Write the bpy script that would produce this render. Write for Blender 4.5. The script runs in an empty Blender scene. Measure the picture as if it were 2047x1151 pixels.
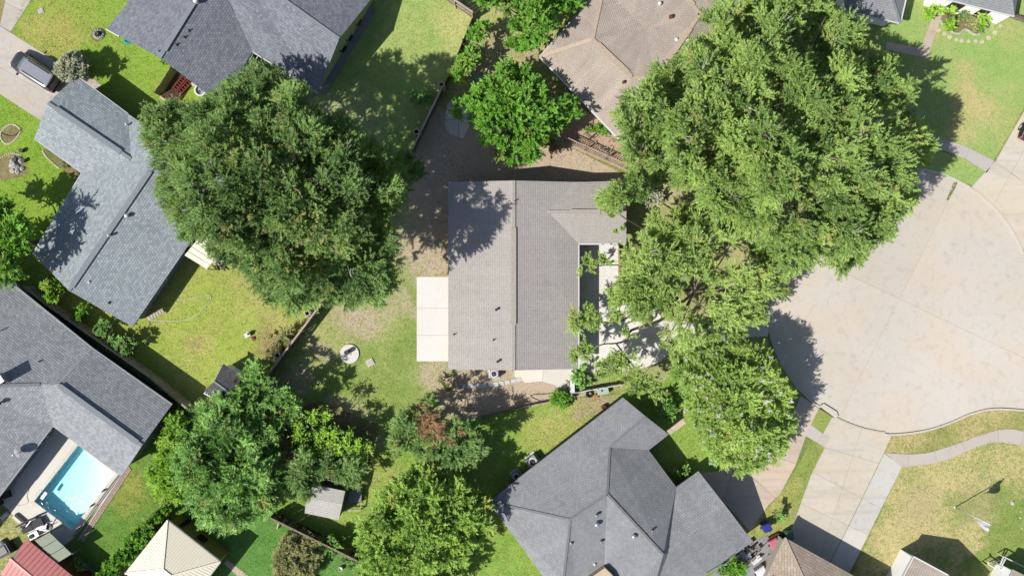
import bpy, math, random
import numpy as np
from mathutils import Vector
from mathutils.geometry import tessellate_polygon

# ------------------------------------------------------------------ camera, world, sun, exposure
CAM_H = 75.0            # drone height in metres
SC = 22.0               # photo pixels per metre on the ground
PCX, PCY = 1023.5, 575.5
SUN_EL = math.radians(48.0)
SUN_DIR = (-0.866, -0.5)      # horizontal direction towards the sun

scene = bpy.context.scene
COL = scene.collection
cam_d = bpy.data.cameras.new('camera')
cam = bpy.data.objects.new('camera', cam_d)
COL.objects.link(cam)
cam.location = (0, 0, CAM_H)
cam.rotation_euler = (0, 0, 0)
cam_d.sensor_fit = 'HORIZONTAL'
cam_d.sensor_width = 36.0
cam_d.lens = 36.0 * CAM_H / (2047.0 / SC)
cam_d.clip_start = 0.5
cam_d.clip_end = 2000.0
scene.camera = cam

world = bpy.data.worlds.new('World')
scene.world = world
world.use_nodes = True
wn = world.node_tree
wbg = wn.nodes['Background']
sky = wn.nodes.new('ShaderNodeTexSky')
sky.sky_type = 'NISHITA'
sky.sun_disc = False
sky.sun_elevation = SUN_EL
sky.sun_rotation = math.atan2(SUN_DIR[0], SUN_DIR[1])
sky.air_density = 1.0
sky.dust_density = 1.0
wn.links.new(sky.outputs[0], wbg.inputs[0])
wbg.inputs[1].default_value = 0.088

sun_d = bpy.data.lights.new('sun', 'SUN')
sun_d.energy = 4.8
sun_d.angle = math.radians(0.55)
sun_d.color = (1.0, 0.965, 0.90)
sun = bpy.data.objects.new('sun', sun_d)
COL.objects.link(sun)
_sv = Vector((SUN_DIR[0]*math.cos(SUN_EL), SUN_DIR[1]*math.cos(SUN_EL), math.sin(SUN_EL)))
sun.rotation_euler = _sv.to_track_quat('Z', 'Y').to_euler()
sun.location = _sv * 60

scene.view_settings.view_transform = 'Standard'
scene.view_settings.look = 'None'
scene.view_settings.exposure = 0.62
scene.view_settings.gamma = 1.0
scene.view_settings.use_curve_mapping = False
try:
    scene.cycles.max_bounces = 6
    scene.cycles.transparent_max_bounces = 12
    scene.cycles.use_denoising = True
except Exception:
    pass

KAL = 2.0               # photo brightness of a sunlit surface -> albedo

rnd = random.Random(7)

# ------------------------------------------------------------------ helpers
def W(px, py, z=0.0):
    """photo pixel seen at height z -> place in the scene"""
    k = (CAM_H - z) / CAM_H
    return Vector(((px - PCX) / SC * k, -(py - PCY) / SC * k, z))

def lin(c):
    c = c / 255.0
    return c / 12.92 if c <= 0.04045 else ((c + 0.055) / 1.055) ** 2.4

def alb(r, g, b, k=None):
    k = k or KAL
    return (min(lin(r) / k, .9), min(lin(g) / k, .9), min(lin(b) / k, .9), 1.0)

ORG = {}

def link(name, me, mat, parent=None, loc=None, mats=None):
    o = bpy.data.objects.new(name, me)
    COL.objects.link(o)
    if me is not None and not me.materials:
        for m in (mats or [mat]):
            if m is not None:
                me.materials.append(m)
    if parent is not None:
        o.parent = parent
    return o

def thing(name, label, cat, loc, group=None):
    o = bpy.data.objects.new(name, None)
    COL.objects.link(o)
    o.empty_display_size = 0.3
    o.location = loc
    ORG[o.name] = Vector(loc)
    o['label'] = label
    o['category'] = cat
    if group:
        o['group'] = group
    return o

def tag(o, label, cat, group=None):
    o['label'] = label
    o['category'] = cat
    if group:
        o['group'] = group
    return o

def area2(p):
    return sum(p[i][0]*p[(i+1) % len(p)][1] - p[(i+1) % len(p)][0]*p[i][1] for i in range(len(p))) / 2

def ccw(p):
    return list(p) if area2(p) > 0 else list(reversed(p))

def inset(poly, d):
    """offset a 2-D polygon inwards by d"""
    p = ccw([(q[0], q[1]) for q in poly])
    n = len(p)
    out = []
    for i in range(n):
        a, b, c = p[i-1], p[i], p[(i+1) % n]
        e1 = (b[0]-a[0], b[1]-a[1]); e2 = (c[0]-b[0], c[1]-b[1])
        l1 = math.hypot(*e1) or 1e-9; l2 = math.hypot(*e2) or 1e-9
        n1 = (-e1[1]/l1, e1[0]/l1); n2 = (-e2[1]/l2, e2[0]/l2)
        k = 1 + n1[0]*n2[0] + n1[1]*n2[1]
        k = max(k, 0.35)
        out.append((b[0] + d*(n1[0]+n2[0])/k, b[1] + d*(n1[1]+n2[1])/k))
    return out

class MB:
    def __init__(self):
        self.v = []; self.f = []; self.m = []
    def add(self, vs, fs, mi=0):
        o = len(self.v)
        self.v += [tuple(x) for x in vs]
        self.f += [tuple(i + o for i in f) for f in fs]
        self.m += [mi]*len(fs)
        return self
    def prism(self, poly, z0, z1, mi=0):
        p = ccw([(q[0], q[1]) for q in poly]); n = len(p)
        vs = [(x, y, z0) for x, y in p] + [(x, y, z1) for x, y in p]
        fs = [tuple(range(n, 2*n)), tuple(reversed(range(n)))]
        fs += [(i, (i+1) % n, n+(i+1) % n, n+i) for i in range(n)]
        return self.add(vs, fs, mi)
    def sheet(self, poly, z, mi=0):
        p = ccw([(q[0], q[1]) for q in poly])
        return self.add([(x, y, z) for x, y in p], [tuple(range(len(p)))], mi)
    def box(self, c, s, rz=0.0, mi=0, taper=1.0):
        cx, cy, cz = c; sx, sy, sz = s[0]/2, s[1]/2, s[2]/2
        ca, sa = math.cos(rz), math.sin(rz)
        vs = []
        for z, t in ((-sz, 1.0), (sz, taper)):
            for x, y in ((-sx, -sy), (sx, -sy), (sx, sy), (-sx, sy)):
                x *= t; y *= t
                vs.append((cx + x*ca - y*sa, cy + x*sa + y*ca, cz + z))
        return self.add(vs, [(0, 3, 2, 1), (4, 5, 6, 7), (0, 1, 5, 4), (1, 2, 6, 5), (2, 3, 7, 6), (3, 0, 4, 7)], mi)
    def beam(self, a, b, w, h, mi=0, up=(0, 0, 1)):
        a, b = Vector(a), Vector(b)
        d = (b - a)
        if d.length < 1e-6:
            return self
        d.normalize()
        u = Vector(up)
        s = d.cross(u)
        if s.length < 1e-4:
            s = d.cross(Vector((1, 0, 0)))
        s.normalize()
        t = s.cross(d).normalized()
        vs = []
        for p in (a, b):
            for i, j in ((-1, -1), (1, -1), (1, 1), (-1, 1)):
                vs.append(p + s*(i*w/2) + t*(j*h/2))
        return self.add(vs, [(0, 1, 2, 3), (7, 6, 5, 4), (0, 4, 5, 1), (1, 5, 6, 2), (2, 6, 7, 3), (3, 7, 4, 0)], mi)
    def cyl(self, c, r, h, n=14, r2=None, mi=0):
        r2 = r if r2 is None else r2
        x, y, z = c
        vs = [(x + r*math.cos(2*math.pi*i/n), y + r*math.sin(2*math.pi*i/n), z) for i in range(n)]
        vs += [(x + r2*math.cos(2*math.pi*i/n), y + r2*math.sin(2*math.pi*i/n), z + h) for i in range(n)]
        fs = [tuple(reversed(range(n))), tuple(range(n, 2*n))]
        fs += [(i, (i+1) % n, n+(i+1) % n, n+i) for i in range(n)]
        return self.add(vs, fs, mi)
    def ring(self, c, r0, r1, z0, z1, n=24, mi=0):
        x, y = c[0], c[1]
        vs = []
        for (r, z) in ((r0, z0), (r1, z0), (r1, z1), (r0, z1)):
            vs += [(x + r*math.cos(2*math.pi*i/n), y + r*math.sin(2*math.pi*i/n), z) for i in range(n)]
        fs = []
        for k in range(4):
            a, b = k*n, ((k+1) % 4)*n
            fs += [(a+i, a+(i+1) % n, b+(i+1) % n, b+i) for i in range(n)]
        return self.add(vs, fs, mi)
    def tube(self, pts, radii, n=6, mi=0):
        pts = [Vector(p) for p in pts]
        if not hasattr(radii, '__len__'):
            radii = [radii]*len(pts)
        vs = []; fs = []
        for i, p in enumerate(pts):
            d = (pts[min(i+1, len(pts)-1)] - pts[max(i-1, 0)])
            d = d.normalized() if d.length > 1e-6 else Vector((0, 0, 1))
            u = Vector((0, 0, 1)) if abs(d.z) < .9 else Vector((1, 0, 0))
            s = d.cross(u).normalized(); t = s.cross(d)
            for k in range(n):
                a = 2*math.pi*k/n
                vs.append(p + (s*math.cos(a) + t*math.sin(a))*radii[i])
        for i in range(len(pts)-1):
            for k in range(n):
                a = i*n+k; b = i*n+(k+1) % n
                fs.append((a, b, b+n, a+n))
        fs.append(tuple(reversed(range(n))))
        fs.append(tuple(range((len(pts)-1)*n, len(pts)*n)))
        return self.add(vs, fs, mi)
    def rock(self, c, r, rg, sz=0.6):
        n = 7; rows = 4
        vs = []; fs = []
        for j in range(rows):
            el = math.pi*0.5*j/(rows-1)
            for i in range(n):
                a = 2*math.pi*i/n
                q = r*(0.75 + 0.45*rg.random())
                vs.append((c[0] + q*math.cos(a)*math.cos(el*.93), c[1] + q*math.sin(a)*math.cos(el*.93), c[2] + sz*r*math.sin(el)*(.8+.3*rg.random())))
        for j in range(rows-1):
            for i in range(n):
                a = j*n+i; b = j*n+(i+1) % n
                fs.append((a, b, b+n, a+n))
        fs.append(tuple(range((rows-1)*n, rows*n)))
        return self.add(vs, fs)
    def mesh(self, name, org=(0, 0, 0), mats=(), smooth=False):
        me = bpy.data.meshes.new(name)
        me.from_pydata([(x-org[0], y-org[1], z-org[2]) for x, y, z in self.v], [], self.f)
        for m in mats:
            me.materials.append(m)
        if len(mats) > 1:
            me.polygons.foreach_set('material_index', self.m)
        if smooth:
            me.polygons.foreach_set('use_smooth', [True]*len(me.polygons))
        me.update()
        return me
    def build(self, name, mat, parent=None, smooth=False, label=None, cat=None, group=None, kind=None):
        mats = mat if isinstance(mat, (list, tuple)) else [mat]
        if parent is not None:
            org = ORG[parent.name]
        elif kind == 'structure':
            org = Vector((0, 0, 0))
        else:
            a = np.array(self.v)
            org = Vector((float(a[:, 0].mean()), float(a[:, 1].mean()), float(a[:, 2].min())))
        me = self.mesh(name, org, mats, smooth)
        o = link(name, me, None, parent)
        if parent is None:
            o.location = org
        ORG[o.name] = Vector(org)
        if label:
            o['label'] = label
        if cat:
            o['category'] = cat
        if group:
            o['group'] = group
        if kind:
            o['kind'] = kind
        return o

def P2(lst, z=0.0):
    return [tuple(W(x, y, z)[:2]) for x, y in lst]

def struct(name, poly_px, z, mat, z0=None):
    m = MB()
    if z0 is None:
        m.sheet(P2(poly_px), z)
    else:
        m.prism(P2(poly_px), z0, z)
    return m.build(name, mat, kind='structure')

# ------------------------------------------------------------------ materials
MAT = {}

class NT:
    def __init__(self, name):
        self.mat = bpy.data.materials.new(name)
        self.mat.use_nodes = True
        self.t = self.mat.node_tree
        self.t.nodes.clear()
        self.out = self.t.nodes.new('ShaderNodeOutputMaterial')
    def n(self, typ, **kw):
        nd = self.t.nodes.new(typ)
        for k, v in kw.items():
            setattr(nd, k, v)
        return nd
    def L(self, a, b):
        self.t.links.new(a, b)
    def pos(self):
        if not hasattr(self, '_p'):
            self._p = self.n('ShaderNodeNewGeometry').outputs['Position']
        return self._p
    def noise(self, scale, detail=4, rough=.55, vec=None, dist=0.0):
        nd = self.n('ShaderNodeTexNoise')
        nd.inputs['Scale'].default_value = scale
        nd.inputs['Detail'].default_value = detail
        nd.inputs['Roughness'].default_value = rough
        nd.inputs['Distortion'].default_value = dist
        self.L(vec if vec is not None else self.pos(), nd.inputs['Vector'])
        return nd.outputs['Fac']
    def ramp(self, fac, lo, hi, a=0.0, b=1.0, smooth=True):
        nd = self.n('ShaderNodeMapRange')
        nd.interpolation_type = 'SMOOTHSTEP' if smooth else 'LINEAR'
        nd.clamp = True if hasattr(nd, 'clamp') else None
        nd.inputs['From Min'].default_value = lo
        nd.inputs['From Max'].default_value = hi
        nd.inputs['To Min'].default_value = a
        nd.inputs['To Max'].default_value = b
        self.L(fac, nd.inputs['Value'])
        return nd.outputs[0]
    def math(self, op, a, b=None, clamp=False):
        nd = self.n('ShaderNodeMath', operation=op)
        nd.use_clamp = clamp
        for i, x in enumerate((a, b)):
            if x is None:
                continue
            if isinstance(x, (int, float)):
                nd.inputs[i].default_value = x
            else:
                self.L(x, nd.inputs[i])
        return nd.outputs[0]
    def mix(self, fac, a, b, blend='MIX'):
        nd = self.n('ShaderNodeMix', data_type='RGBA', blend_type=blend)
        if isinstance(fac, (int, float)):
            nd.inputs['Factor'].default_value = fac
        else:
            self.L(fac, nd.inputs['Factor'])
        for k, x in (('A', a), ('B', b)):
            s = [i for i in nd.inputs if i.name == k and i.type == 'RGBA'][0]
            if isinstance(x, (tuple, list)):
                s.default_value = x if len(x) == 4 else (*x, 1)
            else:
                self.L(x, s)
        return [o for o in nd.outputs if o.type == 'RGBA'][0]
    def scale(self, col, fac):
        """multiply a colour by a float socket"""
        nd = self.n('ShaderNodeVectorMath', operation='SCALE')
        self.L(col, nd.inputs[0]) if not isinstance(col, (tuple, list)) else setattr(nd.inputs[0], 'default_value', col[:3])
        if isinstance(fac, (int, float)):
            nd.inputs['Scale'].default_value = fac
        else:
            self.L(fac, nd.inputs['Scale'])
        return nd.outputs[0]
    def bump(self, h, strength=.5, dist=.02):
        nd = self.n('ShaderNodeBump')
        nd.inputs['Strength'].default_value = strength
        nd.inputs['Distance'].default_value = dist
        self.L(h, nd.inputs['Height'])
        return nd.outputs[0]
    def bsdf(self, col, rough=.8, spec=.3, metal=0.0, normal=None):
        nd = self.n('ShaderNodeBsdfPrincipled')
        if isinstance(col, (tuple, list)):
            nd.inputs['Base Color'].default_value = col if len(col) == 4 else (*col, 1)
        else:
            self.L(col, nd.inputs['Base Color'])
        nd.inputs['Roughness'].default_value = rough
        nd.inputs['Specular IOR Level'].default_value = spec
        nd.inputs['Metallic'].default_value = metal
        if normal is not None:
            self.L(normal, nd.inputs['Normal'])
        return nd
    def done(self, sh):
        self.L(sh.outputs[0], self.out.inputs['Surface'])
        return self.mat

def plain(name, col, rough=.7, spec=.3, metal=0.0, var=.18, scale=6.0):
    t = NT(name)
    nz = t.noise(scale, 5, .65)
    c = t.scale(col, t.ramp(nz, .25, .75, 1-var, 1+var, False))
    MAT[name] = t.done(t.bsdf(c, rough, spec, metal, t.bump(nz, .15, .02)))
    return MAT[name]

def lawn_mat(name, ga, gb, dry, dirt, dryness=.3, dirtiness=0.0, dryb=(), dirtb=(), fine=.5, greenb=()):
    """grass with worn and dry places; dryb/dirtb = (px, py, radius_px, strength)"""
    t = NT(name)
    big = t.noise(.16, 4, .6)
    mid = t.noise(.9, 5, .62)
    fin = t.noise(6.0, 4, .7)
    vfin = t.noise(16.0, 2, .6)
    warp = t.n('ShaderNodeTexNoise'); warp.inputs['Scale'].default_value = .55; warp.inputs['Detail'].default_value = 5
    warp.inputs['Roughness'].default_value = .65
    t.L(t.pos(), warp.inputs['Vector'])
    wv = t.n('ShaderNodeVectorMath', operation='MULTIPLY_ADD')
    t.L(warp.outputs['Color'], wv.inputs[0])
    wv.inputs[1].default_value = (3.0, 3.0, 0)
    wv.inputs[2].default_value = (-1.5, -1.5, 0)
    wp = t.n('ShaderNodeVectorMath', operation='ADD')
    t.L(t.pos(), wp.inputs[0]); t.L(wv.outputs[0], wp.inputs[1])
    def blobs(lst, base):
        acc = base
        if isinstance(acc, float):
            vv = t.n('ShaderNodeValue'); vv.outputs[0].default_value = acc; acc = vv.outputs[0]
        for (bx, by, br, bs) in lst:
            d = t.n('ShaderNodeVectorMath', operation='DISTANCE')
            t.L(wp.outputs[0], d.inputs[0])
            d.inputs[1].default_value = W(bx, by)
            v = t.ramp(d.outputs['Value'], br/SC*.35, br/SC*1.15, bs, 0.0)
            acc = t.math('ADD', acc, v)
        return acc
    g = t.mix(t.ramp(mid, .3, .7), ga, gb)
    dm = blobs(dryb, t.ramp(big, .35, .7, dryness*.2, dryness*1.4))
    if greenb:
        dm = t.math('SUBTRACT', dm, blobs(greenb, 0.0))
    pat = t.noise(2.3, 4, .7)
    dm = t.math('MULTIPLY', dm, t.ramp(pat, .3, .66, .25, 1.35))
    dm = t.math('MULTIPLY', dm, t.ramp(fin, .28, .62, .5, 1.2))
    dm = t.math('MAXIMUM', dm, 0.0)
    dm = t.math('MINIMUM', dm, 1.0)
    c = t.mix(dm, g, dry)
    em = blobs(dirtb, t.ramp(mid, .5, .75, 0, dirtiness))
    em = t.math('MULTIPLY', em, t.ramp(pat, .3, .6, .4, 1.2))
    em = t.math('MULTIPLY', em, t.ramp(fin, .25, .6, .35, 1.15))
    em = t.math('MINIMUM', em, 1.0)
    c = t.mix(em, c, t.mix(vfin, dirt, tuple(x*.88 for x in dirt[:3])+(1,)))
    hs = t.n('ShaderNodeHueSaturation'); hs.inputs['Saturation'].default_value = .96; hs.inputs['Value'].default_value = 1.15; hs.inputs['Hue'].default_value = .503
    t.L(c, hs.inputs['Color']); c = hs.outputs[0]
    c = t.scale(c, t.ramp(fin, .25, .75, 1-fine*.55, 1+fine*.5, False))
    c = t.scale(c, t.ramp(vfin, .2, .8, 1-fine*.6, 1+fine*.6, False))
    h = t.math('ADD', fin, t.math('MULTIPLY', vfin, .7))
    MAT[name] = t.done(t.bsdf(c, .9, .1, 0, t.bump(h, .55, .06)))
    return MAT[name]

def concrete_mat(name, col, stain=.25, crackle=False, runs=None):
    t = NT(name)
    oi = t.n('ShaderNodeObjectInfo')
    big = t.noise(.22, 5, .6); mid = t.noise(1.4, 6, .65); fin = t.noise(14, 3, .6)
    warm = tuple(x*y for x, y in zip(col[:3], (1.03, .95, .84))) + (1,)
    dark = tuple(x*.72 for x in col[:3]) + (1,)
    c = t.mix(t.ramp(big, .35, .7, 0, .8), col, warm)
    c = t.mix(t.ramp(mid, .48, .78, 0, stain*2.0), c, dark)
    sp = t.ramp(t.noise(3.1, 6, .75), .62, .72, 0, .5)
    c = t.mix(sp, c, tuple(min(x*1.14, .85) for x in col[:3]) + (1,))
    c = t.scale(c, t.ramp(t.noise(.07, 3, .5), .35, .65, .95, 1.04, False))
    c = t.scale(c, t.ramp(oi.outputs['Random'], 0, 1, .93, 1.05, False))
    c = t.scale(c, t.ramp(fin, .25, .75, .93, 1.06, False))
    if runs is not None:
        mp = t.n('ShaderNodeMapping'); mp.inputs['Rotation'].default_value = (0, 0, -runs); mp.inputs['Scale'].default_value = (.10, 1.1, 1)
        t.L(t.pos(), mp.inputs['Vector'])
        rn = t.noise(1.0, 5, .6, mp.outputs[0])
        c = t.mix(t.ramp(rn, .50, .68, 0, .42), c, tuple(x*y for x, y in zip(col[:3], (.70, .70, .72))) + (1,))
        rn2 = t.noise(.8, 4, .6, mp.outputs[0], .3)
        c = t.mix(t.ramp(rn2, .55, .72, 0, .5), c, tuple(x*y for x, y in zip(col[:3], (1.02, .88, .72))) + (1,))
    if crackle:
        oil = t.math('MULTIPLY', t.ramp(t.noise(.9, 4, .7), .60, .74, 0, .35), t.ramp(t.noise(.11, 2, .5), .45, .6))
        c = t.mix(oil, c, tuple(x*.62 for x in col[:3]) + (1,))
        v = t.n('ShaderNodeTexVoronoi', feature='DISTANCE_TO_EDGE')
        v.inputs['Scale'].default_value = .16
        ws = t.n('ShaderNodeTexNoise'); ws.inputs['Scale'].default_value = .5; ws.inputs['Detail'].default_value = 6
        t.L(t.pos(), ws.inputs['Vector'])
        ad = t.n('ShaderNodeVectorMath', operation='MULTIPLY_ADD')
        t.L(ws.outputs['Color'], ad.inputs[0]); ad.inputs[1].default_value = (2.2, 2.2, 0); t.L(t.pos(), ad.inputs[2])
        t.L(ad.outputs[0], v.inputs['Vector'])
        ck = t.ramp(v.outputs['Distance'], 0.0, .005, .3, 0.0)
        ck = t.math('MULTIPLY', ck, t.ramp(t.noise(.12, 2), .5, .62))
        c = t.mix(ck, c, tuple(x*.45 for x in col[:3]) + (1,))
    MAT[name] = t.done(t.bsdf(c, .88, .2, 0, t.bump(fin, .2, .01)))
    return MAT[name]

def shingle_mat(name, ca, cb, row=.17, tab=.25, streak=.2, speck=.0, gap=.012):
    t = NT(name)
    uv = t.n('ShaderNodeUVMap').outputs['UV']
    br = t.n('ShaderNodeTexBrick')
    br.offset = .5
    br.inputs['Scale'].default_value = 1.0
    br.inputs['Brick Width'].default_value = tab
    br.inputs['Row Height'].default_value = row
    br.inputs['Mortar Size'].default_value = gap
    br.inputs['Mortar Smooth'].default_value = .2
    br.inputs['Bias'].default_value = 0.0
    br.inputs['Color1'].default_value = ca
    br.inputs['Color2'].default_value = cb
    br.inputs['Mortar'].default_value = tuple(x*.5 for x in ca[:3]) + (1,)
    t.L(uv, br.inputs['Vector'])
    c = br.outputs['Color']
    big = t.noise(.25, 4, .55); gr = t.noise(22, 2, .6); md = t.noise(6.0, 4, .65)
    c = t.scale(c, t.ramp(big, .3, .72, 1-streak*.5, 1+streak*.4, False))
    c = t.scale(c, t.ramp(md, .3, .7, .94, 1.06, False))
    c = t.scale(c, t.ramp(gr, .25, .75, .82, 1.2, False))
    sep = t.n('ShaderNodeSeparateXYZ'); t.L(uv, sep.inputs[0])
    # rain streaks run down the slope
    sv = t.n('ShaderNodeCombineXYZ')
    t.L(t.math('MULTIPLY', sep.outputs['X'], 1.1), sv.inputs[0]); t.L(t.math('MULTIPLY', sep.outputs['Y'], .12), sv.inputs[1])
    st = t.noise(1.0, 4, .6, sv.outputs[0])
    c = t.scale(c, t.ramp(st, .3, .7, 1-streak*.6, 1+streak*.4, False))
    if speck:
        sp = t.ramp(t.noise(8.5, 1, .4), .64, .74, 0, speck)
        c = t.mix(sp, c, tuple(min(x*2.0, .7) for x in ca[:3]) + (1,))
    fr = t.math('FRACT', t.math('DIVIDE', sep.outputs['Y'], row))
    h = t.math('ADD', t.math('MULTIPLY', fr, .014), t.math('MULTIPLY', br.outputs['Fac'], -.007))
    h = t.math('ADD', h, t.math('MULTIPLY', gr, .006))
    MAT[name] = t.done(t.bsdf(c, .92, .12, 0, t.bump(h, .8, 1.0)))
    return MAT[name]

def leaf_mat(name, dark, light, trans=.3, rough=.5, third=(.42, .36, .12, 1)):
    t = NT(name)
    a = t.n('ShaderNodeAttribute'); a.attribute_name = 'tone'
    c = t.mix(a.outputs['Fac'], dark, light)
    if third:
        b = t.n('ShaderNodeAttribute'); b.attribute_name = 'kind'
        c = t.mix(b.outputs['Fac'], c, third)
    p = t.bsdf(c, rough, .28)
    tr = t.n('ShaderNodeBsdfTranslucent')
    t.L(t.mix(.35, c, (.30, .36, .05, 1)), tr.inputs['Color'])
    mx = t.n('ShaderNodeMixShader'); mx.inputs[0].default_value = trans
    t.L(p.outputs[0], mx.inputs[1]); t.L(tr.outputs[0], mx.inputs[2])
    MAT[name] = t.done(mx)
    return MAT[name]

def wood_mat(name, col, var=.3):
    t = NT(name)
    oi = t.n('ShaderNodeObjectInfo')
    nz = t.noise(3.0, 5, .7); f = t.noise(18, 3, .6)
    c = t.scale(col, t.ramp(nz, .25, .75, 1-var, 1+var, False))
    c = t.scale(c, t.ramp(oi.outputs['Random'], 0, 1, 1-var*.8, 1+var*.6, False))
    MAT[name] = t.done(t.bsdf(c, .85, .15, 0, t.bump(f, .3, .01)))
    return MAT[name]

def glass_mat(name, col, rough=.08):
    t = NT(name)
    MAT[name] = t.done(t.bsdf(col, rough, .8))
    return MAT[name]

# grass of each yard (sRGB as seen in sun)
DIRT = alb(208, 190, 170); DRY = alb(205, 190, 130)
lawn_mat('grass_general', alb(128, 148, 72), alb(105, 132, 58), DRY, DIRT, .5, .2)
lawn_mat('grass_front_tl', alb(134, 174, 52), alb(154, 180, 66), alb(186, 176, 98), DIRT, .2, 0,
         dryb=[(110, 90, 60, .5), (150, 60, 50, .4), (100, 30, 50, .35), (60, 60, 40, .5)])
lawn_mat('grass_verge_tl', alb(140, 135, 80), alb(165, 145, 100), DRY, DIRT, .6, .3)
lawn_mat('grass_backyard_pale', alb(152, 182, 88), alb(170, 194, 104), alb(205, 200, 130), DIRT, .28, 0,
         dryb=[(920, 60, 45, .6), (905, 110, 40, .35), (880, 30, 40, .4), (870, 150, 40, .3)], dirtb=[(600, 300, 120, .6), (700, 250, 90, .3)], fine=.35)
lawn_mat('grass_left', alb(128, 172, 44), alb(146, 180, 58), alb(175, 175, 80), DIRT, .2, 0)
lawn_mat('grass_yard_h2', alb(156, 180, 66), alb(172, 188, 78), alb(196, 190, 108), alb(176, 152, 116), .4, .1,
         dryb=[(400, 690, 40, .5), (500, 590, 70, .35), (330, 610, 40, .4), (560, 660, 50, .6)],
         dirtb=[(390, 690, 22, .5), (545, 690, 40, .75), (530, 640, 30, .3), (600, 400, 230, .8)])
lawn_mat('grass_centre', alb(128, 158, 66), alb(150, 172, 82), alb(192, 186, 124), alb(210, 188, 162), .32, .18,
         dryb=[(650, 680, 80, .5), (760, 640, 60, .4)],
         dirtb=[(735, 640, 46, .75), (790, 600, 36, .6), (690, 630, 36, .55), (640, 700, 32, .65), (830, 620, 26, .55), (860, 745, 40, .8), (590, 760, 45, .8),
                (880, 480, 110, 1.1), (900, 330, 110, 1.3), (960, 320, 110, 1.3), (1060, 330, 90, 1.4), (1160, 330, 100, 1.4), (1240, 350, 60, 1.2), (940, 790, 80, 1.3), (1040, 790, 90, 1.3), (1130, 770, 70, 1.2),
                (680, 880, 90, 1.1), (590, 850, 60, 1.1), (830, 340, 80, 1.1), (870, 260, 60, 1.1)], fine=.35)
lawn_mat('grass_sandy', alb(150, 170, 82), alb(172, 178, 100), alb(208, 190, 140), alb(205, 180, 155), .7, .4,
         dirtb=[(1000, 90, 40, .5), (970, 140, 40, .6), (1060, 110, 30, .6), (1180, 280, 90, 1.3), (1150, 260, 60, 1.1), (1230, 320, 60, 1.3)])
lawn_mat('grass_pool_side', alb(104, 146, 54), alb(122, 158, 64), alb(164, 162, 76), DIRT, .12, 0, dryb=[(255, 990, 45, .6), (270, 960, 30, .5)], fine=.4)
lawn_mat('grass_deep', alb(98, 148, 62), alb(114, 160, 72), alb(140, 160, 80), DIRT, .1, 0, fine=.35)
lawn_mat('grass_h6_side', alb(126, 172, 56), alb(150, 184, 74), alb(196, 186, 110), alb(196, 172, 138), .25, 0,
         dryb=[(1130, 830, 60, .6), (1080, 870, 60, .35), (760, 950, 60, .4), (960, 930, 50, .3)], dirtb=[(1180, 815, 40, .8), (1215, 800, 30, .7), (760, 1010, 30, .3), (700, 900, 60, .6)])
lawn_mat('grass_dry_br', alb(136, 160, 76), alb(154, 168, 84), alb(208, 192, 134), alb(192, 172, 136), 1.05, .35,
         dryb=[(1860, 960, 60, .5), (1900, 930, 70, .5), (1850, 1040, 60, .5), (1780, 1080, 40, .4)], dirtb=[(1840, 1010, 50, .35), (1960, 1010, 60, .3)], greenb=[(2030, 1000, 60, 1.0), (2000, 1090, 50, 1.0), (2060, 1120, 80, 1.0), (1740, 1100, 50, .6), (1950, 1140, 40, .8), (1890, 1000, 22, .5)])
lawn_mat('grass_green_br', alb(112, 160, 66), alb(130, 168, 74), alb(190, 176, 110), DIRT, .2, 0)
lawn_mat('grass_verge_br', alb(140, 152, 74), alb(160, 164, 88), alb(202, 184, 126), DIRT, 1.0, .15)
lawn_mat('grass_strip_br', alb(140, 164, 76), alb(156, 172, 84), alb(196, 180, 112), DIRT, .35, 0, dryb=[(1560, 1010, 30, .6), (1585, 970, 25, .4)])
lawn_mat('grass_tr', alb(148, 186, 92), alb(164, 192, 106), alb(206, 190, 130), DIRT, .35, 0,
         dryb=[(1935, 200, 45, .7), (1970, 230, 35, .6), (1930, 140, 30, .5), (1920, 270, 40, .5), (2020, 60, 40, .3), (1870, 60, 30, .4)], fine=.3)
lawn_mat('grass_front_h1', alb(150, 165, 90), alb(165, 172, 100), alb(200, 185, 140), alb(206, 190, 168), .6, .7)
lawn_mat('bed_soil', alb(120, 118, 70), alb(140, 126, 84), alb(170, 150, 110), alb(172, 150, 130), .5, .9)
lawn_mat('red_soil', alb(200, 165, 142), alb(188, 152, 130), alb(206, 176, 152), alb(180, 140, 120), .6, .5)

concrete_mat('concrete_street', alb(228, 220, 209), .30, True)
concrete_mat('concrete_drive', alb(230, 221, 206), .3, runs=math.atan2(194, 94))
concrete_mat('concrete_pink', alb(226, 209, 194), .3, runs=1.1)
concrete_mat('concrete_pale', alb(244, 240, 230), .15)
concrete_mat('concrete_strip', alb(228, 226, 220), .35, runs=math.atan2(194, 94))
concrete_mat('concrete_white', alb(252, 250, 246), .12)
concrete_mat('concrete_walk', alb(212, 205, 198), .2)
concrete_mat('concrete_left', alb(214, 206, 196), .35, runs=-.6)
concrete_mat('concrete_grey', alb(165, 165, 170), .3)
plain('joint', alb(186, 176, 156), .95, .1)
plain('kerb', alb(226, 218, 204), .85, .2, var=.1)
plain('paver', alb(226, 226, 224), .85, .2, var=.08)
plain('stone', alb(205, 200, 192), .9, .2, var=.3, scale=5)
plain('stone_tan', alb(226, 214, 188), .9, .2, var=.25, scale=5)
plain('brick_edge', alb(190, 166, 150), .9, .2, var=.35, scale=7)

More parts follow.
